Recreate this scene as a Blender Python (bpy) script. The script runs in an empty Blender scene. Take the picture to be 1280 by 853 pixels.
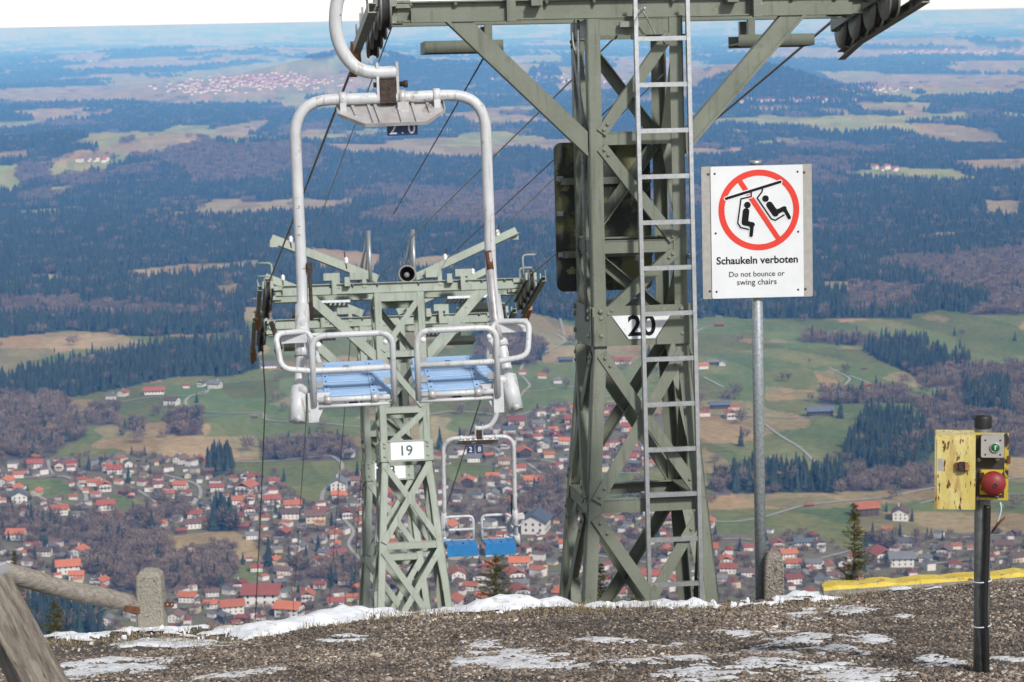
import bpy, math, random
import numpy as np
from mathutils import Vector, Matrix

random.seed(7)
RNG = np.random.default_rng(11)
scene = bpy.context.scene
COL = scene.collection

# ------------------------------------------------------------------ camera
FPX = 3000.0                       # focal length in pixels of a 1280 wide frame
PITCH = math.radians(7.66)
ROLL = math.radians(1.1)
_F = Vector((0, math.cos(PITCH), -math.sin(PITCH)))
_R0 = Vector((1, 0, 0))
_U0 = Vector((0, math.sin(PITCH), math.cos(PITCH)))
CR = _R0 * math.cos(ROLL) - _U0 * math.sin(ROLL)
CU = _U0 * math.cos(ROLL) + _R0 * math.sin(ROLL)
camd = bpy.data.cameras.new("camera")
camd.sensor_width = 36.0
camd.lens = FPX / 1280.0 * 36.0
camd.clip_start = 0.1
camd.clip_end = 250000.0
camd.dof.use_dof = True
camd.dof.focus_distance = 10.5
camd.dof.aperture_fstop = 13.0
cam = bpy.data.objects.new("camera", camd)
COL.objects.link(cam)
m3 = Matrix((CR, CU, -_F)).transposed()
cam.matrix_world = m3.to_4x4()
scene.camera = cam

# ------------------------------------------------------------------ world, sun, exposure
SUN_EL = math.radians(38)
SUN_AZ = math.radians(152)          # from behind and right of the viewer
SDIR = Vector((math.sin(SUN_AZ) * math.cos(SUN_EL), math.cos(SUN_AZ) * math.cos(SUN_EL), math.sin(SUN_EL)))
world = bpy.data.worlds.new("World")
scene.world = world
world.use_nodes = True
wt = world.node_tree
wt.nodes.clear()
wo = wt.nodes.new("ShaderNodeOutputWorld")
bg = wt.nodes.new("ShaderNodeBackground")
sky = wt.nodes.new("ShaderNodeTexSky")
sky.sky_type = 'NISHITA'
sky.sun_disc = False
sky.sun_elevation = SUN_EL
sky.sun_rotation = SUN_AZ
sky.altitude = 1400
sky.air_density = 1.0
sky.dust_density = 0.8
sky.ozone_density = 1.0
hs = wt.nodes.new("ShaderNodeHueSaturation")
hs.inputs['Saturation'].default_value = 0.34     # thin high overcast
tcw = wt.nodes.new("ShaderNodeTexCoord")
mxw = wt.nodes.new("ShaderNodeVectorMath"); mxw.operation = 'MAXIMUM'
mxw.inputs[1].default_value = (-2, -2, .02)
wt.links.new(tcw.outputs['Generated'], mxw.inputs[0])
wt.links.new(mxw.outputs[0], sky.inputs['Vector'])
wt.links.new(sky.outputs[0], hs.inputs['Color'])
wt.links.new(hs.outputs[0], bg.inputs['Color'])
bg.inputs['Strength'].default_value = 0.105
wt.links.new(bg.outputs[0], wo.inputs['Surface'])
sund = bpy.data.lights.new("sun", 'SUN')
sund.energy = 2.8
sund.angle = math.radians(6)
sund.color = (1.0, 0.965, 0.92)
sun = bpy.data.objects.new("sun", sund)
COL.objects.link(sun)
sun.rotation_euler = (-SDIR).to_track_quat('-Z', 'Y').to_euler()
scene.view_settings.view_transform = 'Standard'
scene.view_settings.look = 'None'
scene.view_settings.gamma = 1.0
scene.view_settings.exposure = 0.38
scene.view_settings.use_curve_mapping = False
scene.cycles.use_denoising = True
scene.cycles.max_bounces = 6
scene.cycles.diffuse_bounces = 3
scene.cycles.volume_bounces = 1


def W(px, py, d):
    return _F * d + CR * ((px - 640.0) / FPX * d) - CU * ((py - 426.5) / FPX * d)


# ------------------------------------------------------------------ tagging
def tag(o, label=None, cat=None, group=None, kind=None):
    if label: o["label"] = label
    if cat: o["category"] = cat
    if group: o["group"] = group
    if kind: o["kind"] = kind
    return o


def thing(name, label, cat, mat=None, group=None):
    o = bpy.data.objects.new(name, None)
    o.empty_display_size = 0.1
    COL.objects.link(o)
    if mat is not None: o.matrix_world = mat
    return tag(o, label, cat, group)


# ------------------------------------------------------------------ noise
_TAB = RNG.random((256, 256))


def vnoise(x, y):
    xi = np.floor(x).astype(int); yi = np.floor(y).astype(int)
    fx = x - xi; fy = y - yi
    fx = fx * fx * (3 - 2 * fx); fy = fy * fy * (3 - 2 * fy)
    a = _TAB[xi & 255, yi & 255]; b = _TAB[(xi + 1) & 255, yi & 255]
    c = _TAB[xi & 255, (yi + 1) & 255]; d = _TAB[(xi + 1) & 255, (yi + 1) & 255]
    return (a * (1 - fx) + b * fx) * (1 - fy) + (c * (1 - fx) + d * fx) * fy


def fbm(x, y, o=4):
    x = np.asarray(x, float); y = np.asarray(y, float)
    s = np.zeros(np.broadcast(x, y).shape); a = 0.5; t = 0
    for i in range(o):
        s = s + a * vnoise(x + 17.3 * i, y - 9.1 * i); t += a
        x = x * 2.03; y = y * 2.03; a *= 0.5
    return s / t                     # 0..1


# ------------------------------------------------------------------ materials
MATS = {}


def srgb(r, g, b):
    f = lambda c: (c / 255 / 12.92) if c / 255 <= 0.04045 else ((c / 255 + 0.055) / 1.055) ** 2.4
    return (f(r), f(g), f(b))


def mat(name, c1, c2=None, rough=0.6, metal=0.0, scale=8.0, detail=6.0, bump=0.0, bscale=None,
        lo=0.35, hi=0.65, spots=None, random_tint=0.0, stretch=None, spec=0.5):
    """Two-tone noise paint, optional spots (colour, scale, threshold) for rust, chips or lichen."""
    m = bpy.data.materials.new(name)
    m.use_nodes = True
    nt = m.node_tree; N = nt.nodes; L = nt.links
    b = N["Principled BSDF"]
    b.inputs['Roughness'].default_value = rough
    b.inputs['Metallic'].default_value = metal
    b.inputs['Specular IOR Level'].default_value = spec
    tc = N.new("ShaderNodeTexCoord")
    co = tc.outputs['Object']
    if stretch:
        mp = N.new("ShaderNodeMapping"); mp.inputs['Scale'].default_value = stretch
        L.new(co, mp.inputs['Vector']); co = mp.outputs[0]
    no = N.new("ShaderNodeTexNoise"); no.inputs['Scale'].default_value = scale; no.inputs['Detail'].default_value = detail
    no.inputs['Roughness'].default_value = 0.65
    L.new(co, no.inputs['Vector'])
    rp = N.new("ShaderNodeValToRGB")
    rp.color_ramp.elements[0].position = lo; rp.color_ramp.elements[1].position = hi
    rp.color_ramp.elements[0].color = (*c1, 1); rp.color_ramp.elements[1].color = (*(c2 or c1), 1)
    L.new(no.outputs['Fac'], rp.inputs[0])
    out = rp.outputs[0]
    for sp in (spots or []):
        n2 = N.new("ShaderNodeTexNoise"); n2.inputs['Scale'].default_value = sp[1]; n2.inputs['Detail'].default_value = 5
        n2.inputs['Roughness'].default_value = 0.6
        if len(sp) > 4:                  # runs: stretched along the vertical
            m2 = N.new("ShaderNodeMapping"); m2.inputs['Scale'].default_value = sp[4]
            L.new(co, m2.inputs['Vector']); L.new(m2.outputs[0], n2.inputs['Vector'])
        else:
            L.new(co, n2.inputs['Vector'])
        r2 = N.new("ShaderNodeValToRGB")
        r2.color_ramp.elements[0].position = sp[2]; r2.color_ramp.elements[1].position = min(1.0, sp[2] + (sp[3] if len(sp) > 3 else 0.03))
        r2.color_ramp.elements[0].color = (0, 0, 0, 1); r2.color_ramp.elements[1].color = (1, 1, 1, 1)
        L.new(n2.outputs['Fac'], r2.inputs[0])
        mx = N.new("ShaderNodeMix"); mx.data_type = 'RGBA'
        L.new(r2.outputs[0], mx.inputs[0]); L.new(out, mx.inputs[6]); mx.inputs[7].default_value = (*sp[0], 1)
        out = mx.outputs[2]
    if random_tint:
        oi = N.new("ShaderNodeObjectInfo")
        mr = N.new("ShaderNodeMapRange"); mr.inputs['To Min'].default_value = 1 - random_tint; mr.inputs['To Max'].default_value = 1 + random_tint
        L.new(oi.outputs['Random'], mr.inputs['Value'])
        vm = N.new("ShaderNodeVectorMath"); vm.operation = 'SCALE'
        L.new(out, vm.inputs[0]); L.new(mr.outputs[0], vm.inputs['Scale'])
        out = vm.outputs[0]
    L.new(out, b.inputs['Base Color'])
    if bump:
        bp = N.new("ShaderNodeBump"); bp.inputs['Strength'].default_value = bump; bp.inputs['Distance'].default_value = 0.02
        n3 = N.new("ShaderNodeTexNoise"); n3.inputs['Scale'].default_value = bscale or scale * 3; n3.inputs['Detail'].default_value = 6
        L.new(co, n3.inputs['Vector']); L.new(n3.outputs['Fac'], bp.inputs['Height']); L.new(bp.outputs[0], b.inputs['Normal'])
    MATS[name] = m
    return m


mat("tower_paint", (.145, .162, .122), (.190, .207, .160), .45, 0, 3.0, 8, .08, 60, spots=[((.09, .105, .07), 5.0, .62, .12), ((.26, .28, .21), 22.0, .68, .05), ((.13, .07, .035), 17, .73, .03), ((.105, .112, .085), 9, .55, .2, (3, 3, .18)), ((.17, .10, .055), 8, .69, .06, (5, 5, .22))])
mat("tower_paint_lit", (.26, .30, .245), (.33, .37, .31), .55, 0, 3.0, 8, .08, 60, spots=[((.15, .17, .12), 6.0, .64, .1), ((.20, .09, .04), 30.0, .74, .03), ((.18, .20, .155), 9, .55, .2, (3, 3, .18)), ((.24, .14, .08), 8, .70, .06, (5, 5, .22))])  # copy of the tower paint, haze and brighter light put into its colour
mat("galvanised", (.30, .33, .34), (.44, .46, .46), .42, .55, 45, 8, .05, 90)
mat("galvanised_pole", (.22, .25, .26), (.40, .43, .44), .5, .35, 60, 8, .06, 120)
mat("aluminium", (.42, .43, .44), (.58, .58, .58), .35, .7, 25, 6)
mat("chair_white", (.50, .51, .52), (.62, .625, .63), .42, .0, 6, 8, .03, 60, spots=[((.30, .28, .26), 11, .60, .12), ((.20, .17, .15), 34, .66, .03), ((.16, .08, .04), 24, .72, .02), ((.33, .31, .28), 10, .56, .15, (3, 3, .2))])
mat("tray_metal", (.42, .40, .39), (.58, .56, .55), .45, .3, 9, 8, .05, 40, spots=[((.22, .17, .15), 7, .60, .14)])
mat("rusty_dark", (.025, .02, .018), (.075, .045, .03), .7, .2, 25, 8, .2, 60)
mat("rust", (.09, .035, .016), (.17, .07, .03), .85, 0, 30, 8, .2, 80)
mat("seat_blue", (.25, .40, .62), (.35, .50, .70), .5, 0, 5, 8, .12, 45, stretch=(1, 5, 5), spots=[((.09, .17, .30), 24, .70, .04), ((.42, .55, .72), 10, .66, .1)])
mat("seat_blue_deep", (.018, .165, .42), (.026, .215, .50), .5, 0, 6, 8, .08, 45)
mat("plate_blue", (.008, .03, .12), (.012, .04, .15), .35)
mat("white_paint", (.74, .75, .76), (.80, .81, .81), .4, 0, 5, 5)
mat("white_chipped", (.70, .71, .73), (.80, .81, .82), .45, 0, 8, 5, spots=[((.18, .18, .18), 26, .66, .02)])
mat("black_paint", (.008, .008, .010), None, .6, spec=.2)
mat("digit_green", (.01, .06, .035), None, .45)
mat("text_grey", (.035, .035, .04), None, .6, spec=.2)
mat("red_paint", (.72, .045, .03), (.78, .06, .035), .4, 0, 6, 4)
mat("backing_grey", (.38, .36, .33), (.46, .44, .41), .5, .2, 30, 8, .03, 90)
mat("rubber", (.018, .018, .019), (.035, .034, .033), .7, 0, 20, 6)
mat("sheave_metal", (.20, .20, .175), (.30, .30, .265), .5, .3, 14, 6)
mat("wood_block", (.33, .14, .05), (.46, .22, .085), .7, 0, 6, 8, .15, 50, stretch=(6, 1, 6))
mat("wire_rope", (.20, .20, .198), (.30, .30, .295), .5, .4, 120, 4)
mat("thin_wire", (.38, .39, .40), (.46, .46, .47), .5, .1, 60, 4)
mat("dark_wire", (.11, .11, .115), None, .6)
mat("porcelain", (.72, .74, .74), (.8, .8, .8), .2)
mat("lichen_panel", (.018, .022, .018), (.035, .04, .03), .6, 0, 3.0, 4, .05, 50, spots=[((.15, .15, .065), 4.2, .47, .10), ((.22, .21, .11), 9, .62, .06)])
mat("speaker_shell", (.22, .21, .19), (.28, .27, .24), .6)
mat("concrete", (.23, .21, .175), (.36, .335, .28), .95, 0, 60, 8, .6, 120, spots=[((.12, .105, .08), 40, .62, .06), ((.30, .27, .14), 9, .66, .06)])
mat("exposed_aggregate", (.17, .15, .125), (.40, .36, .30), .95, 0, 90, 4, .9, 110, spots=[((.09, .07, .055), 70, .58, .04)])
mat("weathered_wood", (.12, .10, .078), (.36, .31, .25), .9, 0, 9, 9, .8, 26, stretch=(9, .7, 9), spots=[((.075, .06, .045), 16, .63, .05), ((.14, .125, .05), 3.2, .62, .10)])
mat("log_wood", (.18, .16, .135), (.34, .305, .26), .9, 0, 6, 9, .4, 22, stretch=(.7, 9, 9), spots=[((.10, .08, .06), 11, .64, .08)])
mat("yellow_box_paint", (.56, .44, .10), (.70, .60, .27), .45, 0, 5, 6, .04, 40, stretch=(3, 3, .8), spots=[((.40, .24, .06), 7, .52, .16), ((.13, .045, .012), 26, .595, .025), ((.12, .12, .11), 15, .66, .01)])
mat("yellow_plate_paint", (.50, .36, .035), (.62, .46, .06), .5, 0, 6, 6, .05, 50, spots=[((.035, .028, .022), 14, .50, .04), ((.20, .07, .02), 20, .66, .04)])
mat("yellow_kerb_paint", (.56, .40, .03), (.68, .53, .10), .7, 0, 8, 8, .3, 60, spots=[((.30, .25, .15), 26, .58, .05), ((.12, .09, .05), 14, .64, .04)])
mat("plate_dark", (.03, .027, .024), (.06, .05, .042), .6, 0, 9, 8, .05, 50, spots=[((.45, .32, .04), 12, .68, .02)])
mat("button_grey", (.36, .34, .31), (.44, .42, .39), .5, 0, 10, 5)
mat("button_green", (.01, .16, .035), None, .3)
mat("knob_red", (.19, .014, .018), (.28, .03, .033), .5, 0, 8, 6, spots=[((.46, .24, .25), 12, .57, .16)])
mat("post_grey", (.10, .105, .10), (.19, .195, .185), .5, .2, 22, 8, .1, 60, spots=[((.05, .05, .05), 12, .62, .1)])
mat("cable_black", (.010, .010, .010), (.018, .017, .017), .5, 0, 12)
mat("string_blue", (.45, .62, .66), None, .8)
mat("steel_plate", (.40, .40, .41), (.52, .52, .52), .4, .5, 12, 6, spots=[((.1, .09, .08), 18, .68, .03)])
mat("snow", (.80, .82, .85), (.88, .89, .91), .55, 0, 12, 8, .35, 26, spots=[((.55, .53, .50), 14, .58, .1), ((.34, .30, .25), 30, .66, .05)])
mat("ice_snow", (.58, .57, .56), (.80, .81, .83), .5, 0, 9, 8, .4, 40, spots=[((.15, .125, .10), 16, .57, .10), ((.20, .17, .14), 45, .60, .06)])
mat("dry_grass", (.22, .165, .085), (.36, .29, .17), .9, 0, 6, 4, random_tint=.2)
mat("gravel_bed", (.055, .047, .04), (.13, .115, .10), .95, 0, 70, 8, .8, 120)
mat("needles_near", (.055, .060, .014), (.12, .105, .028), .8, 0, 9, 5, random_tint=.2)
mat("bark", (.06, .045, .033), (.10, .08, .06), .9, 0, 12, 6, .3, 30)
mat("conifer", (.010, .022, .013), (.030, .045, .024), .85, 0, 3, 4, random_tint=.45)
mat("bare_twigs", (.15, .105, .075), (.235, .17, .125), .9, 0, 3, 4, random_tint=.30)
ROOFS = {"orange": ((.36, .10, .042), (.48, .165, .075)), "red": ((.23, .055, .036), (.32, .095, .058)),
         "brown": ((.13, .075, .055), (.20, .12, .09)), "grey": ((.12, .12, .125), (.19, .19, .195)),
         "slate": ((.075, .09, .12), (.12, .14, .18))}
for k, (a, b_) in ROOFS.items():
    mat("roof_" + k, a, b_, .8, 0, .35, 6, .2, 4, random_tint=.34)
mat("wall_white", (.62, .60, .57), (.70, .68, .65), .9, 0, .3, 4, random_tint=.08)
mat("wall_cream", (.52, .44, .31), (.60, .52, .38), .9, 0, .3, 4, random_tint=.08)
mat("wall_wood", (.06, .038, .026), (.10, .065, .045), .9, 0, .5, 5)
mat("window_dark", (.03, .035, .042), None, .2)
mat("road_grey", (.30, .28, .255), (.38, .36, .33), .95, 0, .05, 4)


# ------------------------------------------------------------------ mesh builder
class MB:
    def __init__(self): self.v = []; self.f = []; self.s = []; self.m = []; self.mi = 0

    def add(self, vs, fs, smooth=False):
        o = len(self.v); self.v += [tuple(v) for v in vs]
        for f in fs:
            self.f.append([i + o for i in f]); self.s.append(smooth); self.m.append(self.mi)
        return self

    def box(self, c, s, rot=None):
        c = Vector(c); h = Vector(s) / 2
        vs = []
        for z in (-1, 1):
            for y in (-1, 1):
                for x in (-1, 1):
                    p = Vector((x * h.x, y * h.y, z * h.z))
                    if rot is not None: p = rot @ p
                    vs.append(c + p)
        return self.add(vs, [(0, 2, 3, 1), (4, 5, 7, 6), (0, 1, 5, 4), (2, 6, 7, 3), (0, 4, 6, 2), (1, 3, 7, 5)])

    def prism(self, p0, p1, prof, udir):
        """Extrude a 2-D outline (u, v) from p0 to p1."""
        p0 = Vector(p0); p1 = Vector(p1); t = (p1 - p0).normalized()
        u = Vector(udir); u = (u - t * u.dot(t)).normalized(); v = t.cross(u)
        n = len(prof)
        vs = [p0 + u * a + v * b for a, b in prof] + [p1 + u * a + v * b for a, b in prof]
        fs = [(i, (i + 1) % n, n + (i + 1) % n, n + i) for i in range(n)]
        fs += [tuple(range(n - 1, -1, -1)), tuple(range(n, 2 * n))]
        return self.add(vs, fs)

    def bar(self, p0, p1, w, h, udir=(0, 0, 1)):
        return self.prism(p0, p1, [(-h / 2, -w / 2), (h / 2, -w / 2), (h / 2, w / 2), (-h / 2, w / 2)], udir)

    def angle(self, p0, p1, a, t, udir, sv=1, su=1):
        pr = [(0, 0), (a, 0), (a, t), (t, t), (t, a), (0, a)]
        pr = [(x * su, y * sv) for x, y in pr]
        return self.prism(p0, p1, pr, udir)

    def channel(self, p0, p1, h, w, t, udir, sv=1):
        pr = [(-h / 2, 0), (h / 2, 0), (h / 2, w * sv), (h / 2 - t, w * sv), (h / 2 - t, t * sv), (-h / 2 + t, t * sv), (-h / 2 + t, w * sv), (-h / 2, w * sv)]
        return self.prism(p0, p1, pr, udir)

    def ibeam(self, p0, p1, h, w, t, udir=(0, 0, 1)):
        a = h / 2; b = w / 2; k = t / 2
        pr = [(-a, -b), (-a + t, -b), (-a + t, -k), (a - t, -k), (a - t, -b), (a, -b), (a, b), (a - t, b), (a - t, k), (-a + t, k), (-a + t, b), (-a, b)]
        return self.prism(p0, p1, pr, udir)

    def tube(self, pts, r, n=10, closed=False, caps=True):
        pts = [Vector(p) for p in pts]; m = len(pts)
        rs = r if isinstance(r, (list, tuple)) else [r] * m
        vs = []; prev = None
        for i, p in enumerate(pts):
            if closed: t = (pts[(i + 1) % m] - pts[i - 1])
            else: t = pts[min(i + 1, m - 1)] - pts[max(i - 1, 0)]
            t.normalize()
            if prev is None:
                a = Vector((0, 0, 1)) if abs(t.z) < .9 else Vector((1, 0, 0))
                u = (a - t * a.dot(t)).normalized()
            else:
                u = (prev - t * prev.dot(t)).normalized()
            prev = u; v = t.cross(u)
            vs += [p + (u * math.cos(k * 2 * math.pi / n) + v * math.sin(k * 2 * math.pi / n)) * rs[i] for k in range(n)]
        fs = []
        for i in range(m if closed else m - 1):
            j = (i + 1) % m
            for k in range(n):
                l = (k + 1) % n
                fs.append((i * n + k, i * n + l, j * n + l, j * n + k))
        self.add(vs, fs, True)
        if caps and not closed:
            o = len(self.v) - len(vs)
            self.f.append([o + k for k in range(n - 1, -1, -1)]); self.s.append(False); self.m.append(self.mi)
            self.f.append([o + (m - 1) * n + k for k in range(n)]); self.s.append(False); self.m.append(self.mi)
        return self

    def lathe(self, c, axis, prof, n=20):
        """prof: (distance along axis, radius)."""
        c = Vector(c); ax = Vector(axis).normalized()
        a = Vector((0, 0, 1)) if abs(ax.z) < .9 else Vector((1, 0, 0))
        u = (a - ax * a.dot(ax)).normalized(); v = ax.cross(u)
        vs = []
        for d, r in prof:
            vs += [c + ax * d + (u * math.cos(k * 2 * math.pi / n) + v * math.sin(k * 2 * math.pi / n)) * r for k in range(n)]
        fs = []
        for i in range(len(prof) - 1):
            for k in range(n):
                l = (k + 1) % n
                fs.append((i * n + k, i * n + l, (i + 1) * n + l, (i + 1) * n + k))
        return self.add(vs, fs, True)

    def mesh(self, name, mats):
        me = bpy.data.meshes.new(name)
        me.from_pydata(self.v, [], self.f)
        for k in (mats if isinstance(mats, (list, tuple)) else [mats]):
            me.materials.append(MATS[k])
        me.polygons.foreach_set("use_smooth", self.s)
        me.polygons.foreach_set("material_index", self.m)
        me.update()
        return me

    def build(self, name, mats, parent=None, matrix=None):
        o = bpy.data.objects.new(name, self.mesh(name, mats))
        COL.objects.link(o)
        if parent is not None: o.parent = parent
        if matrix is not None: o.matrix_local = matrix
        return o


def smooth_path(pts, k=8):
    """Catmull-Rom through pts."""
    P = [Vector(p) for p in pts]; P = [P[0] * 2 - P[1]] + P + [P[-1] * 2 - P[-2]]
    out = []
    for i in range(1, len(P) - 2):
        a, b, c, d = P[i - 1:i + 3]
        for s in range(k):
            t = s / k
            out.append(.5 * ((2 * b) + (c - a) * t + (2 * a - 5 * b + 4 * c - d) * t * t + (3 * b - a - 3 * c + d) * t ** 3))
    out.append(P[-2])
    return out


def round_corner(pts, r, k=6):
    """Polyline with rounded corners."""
    P = [Vector(p) for p in pts]; out = [P[0]]
    for i in range(1, len(P) - 1):
        a = (P[i - 1] - P[i]); b = (P[i + 1] - P[i])
        rr = min(r, a.length * .49, b.length * .49)
        p0 = P[i] + a.normalized() * rr; p1 = P[i] + b.normalized() * rr
        for s in range(k + 1):
            t = s / k
            out.append(p0 * (1 - t) ** 2 + P[i] * 2 * t * (1 - t) + p1 * t * t)
    out.append(P[-1])
    return out


def text_mesh(s, size, extr=0.0006, bold=0.0, align='CENTER'):
    cu = bpy.data.curves.new("lettering", 'FONT')
    cu.body = s; cu.size = size; cu.align_x = align; cu.extrude = extr; cu.offset = bold
    cu.resolution_u = 4
    o = bpy.data.objects.new("lettering", cu)
    COL.objects.link(o)
    bpy.context.view_layer.update()
    me = bpy.data.meshes.new_from_object(o.evaluated_get(bpy.context.evaluated_depsgraph_get()))
    bpy.data.objects.remove(o); bpy.data.curves.remove(cu)
    return me


def text_obj(name, s, width, x, y, z_off, material, parent, height=None, bold=0.0):
    """Lettering in the XY plane of parent-local `frame` below; scaled to a given width; returns object."""
    me = text_mesh(s, 1.0, .004, bold)
    xs = [v.co.x for v in me.vertices]; ys = [v.co.y for v in me.vertices]
    w = max(xs) - min(xs); cx = (max(xs) + min(xs)) / 2; y0 = 0
    k = width / w if width else height / (max(ys) - min(ys))
    ky = (height / (max(ys) - min(ys))) if (height and width) else k
    if height and not width: y0 = min(ys)
    for v in me.vertices:
        v.co = Vector(((v.co.x - cx) * k, (v.co.y - y0) * ky, v.co.z * .12))
    me.materials.clear(); me.materials.append(MATS[material])
    o = bpy.data.objects.new(name, me); COL.objects.link(o); o.parent = parent
    # XY text plane stands up: text x -> local x, text y -> local z, facing local -y
    o.matrix_local = Matrix.Translation((x, z_off, y)) @ Matrix.Rotation(math.pi / 2, 4, 'X')
    return o


# ------------------------------------------------------------------ terrain shape
_PY = [-80, 0, 5, 9.0, 12.5, 12.9, 13.6, 15.5, 30, 60, 200, 900, 1400, 1650]
_PZ = [-1.2, -1.45, -1.98, -2.533, -3.106, -3.24, -3.50, -4.16, -8.9, -21, -88, -390, -472, -480]


def height(x, y):
    x = np.asarray(x, float); y = np.asarray(y, float)
    r = np.hypot(x, y)
    yy = np.where(y < 1650, y, 1650)
    yy = yy + .21 * np.clip(-x, 0, 12) * np.interp(y, [0, 8, 11, 16, 40], [0, 0, 1, 1, 0])
    z = np.interp(yy, _PY, _PZ)
    # the rim lies nearer on the left and rises a little under the kerb on the right
    z = z + np.clip(x - 1.1, 0, 4) * .055 * np.interp(y, [0, 9.5, 12.4, 14, 40], [0, 0, 1, 1, 0])
    far = np.clip((y - 1500) / 900, 0, 1)
    z = z + far * (fbm(x / 520 + 3, y / 700 + 5, 3) - .5) * 26 * np.clip(1.4 - r / 9000, .3, 1)
    far2 = np.clip((y - 5500) / 2500, 0, 1)
    z = z + far2 * (fbm(x / 2600 + 31, y / 2300 + 8, 3) - .46) * 110 * np.clip(1.5 - r / 40000, .25, 1)

    z = z + np.clip((r - 62000) / 50000, 0, 1) ** 1.3 * (482 + 30 * (fbm(x / 9000, y / 30000, 3) - .6))        # last range before the horizon

    def hill(px, d, hgt, sx, sy, skew=0.0):
        cx = (px - 640) / FPX * d
        u = (x - cx) / (sx * np.where(x < cx, 1 + skew, 1 - skew)); v = (y - d) / sy
        return hgt * np.exp(-u * u - v * v)
    z = z + hill(455, 17500, 235, 720, 1600, .45) + hill(610, 18500, 130, 900, 1500)
    z = z + hill(955, 12500, 170, 480, 900) + hill(860, 13200, 120, 500, 900)
    z = z + hill(200, 8600, 75, 700, 900, .3) + hill(1180, 30000, 120, 2500, 3000) + hill(300, 34000, 150, 3000, 4000)
    return np.minimum(z, 3.0)


def project(P):
    """world (N,3) -> pixel coordinates of the 1280 frame."""
    P = np.asarray(P, float)
    F = np.array(_F); R = np.array(CR); U = np.array(CU)
    d = P @ F
    return 640 + (P @ R) / d * FPX, 426.5 - (P @ U) / d * FPX, d


_RAYD = np.concatenate([np.geomspace(1500, 30000, 1500)])


def ground_hit(px, py):
    """where the sight line through a pixel meets the valley"""
    dv = _F + CR * ((px - 640) / FPX) - CU * ((py - 426.5) / FPX)
    P = np.outer(_RAYD, np.array(dv))
    below = P[:, 2] < height(P[:, 0], P[:, 1])
    i = int(np.argmax(below)) if below.any() else len(_RAYD) - 1
    lo, hi = _RAYD[max(i - 1, 0)], _RAYD[i]
    for _ in range(18):
        m = (lo + hi) / 2; q = dv * m
        if q.z < float(height(q.x, q.y)): hi = m
        else: lo = m
    q = dv * hi
    return Vector((q.x, q.y, float(height(q.x, q.y)))), hi


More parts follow.
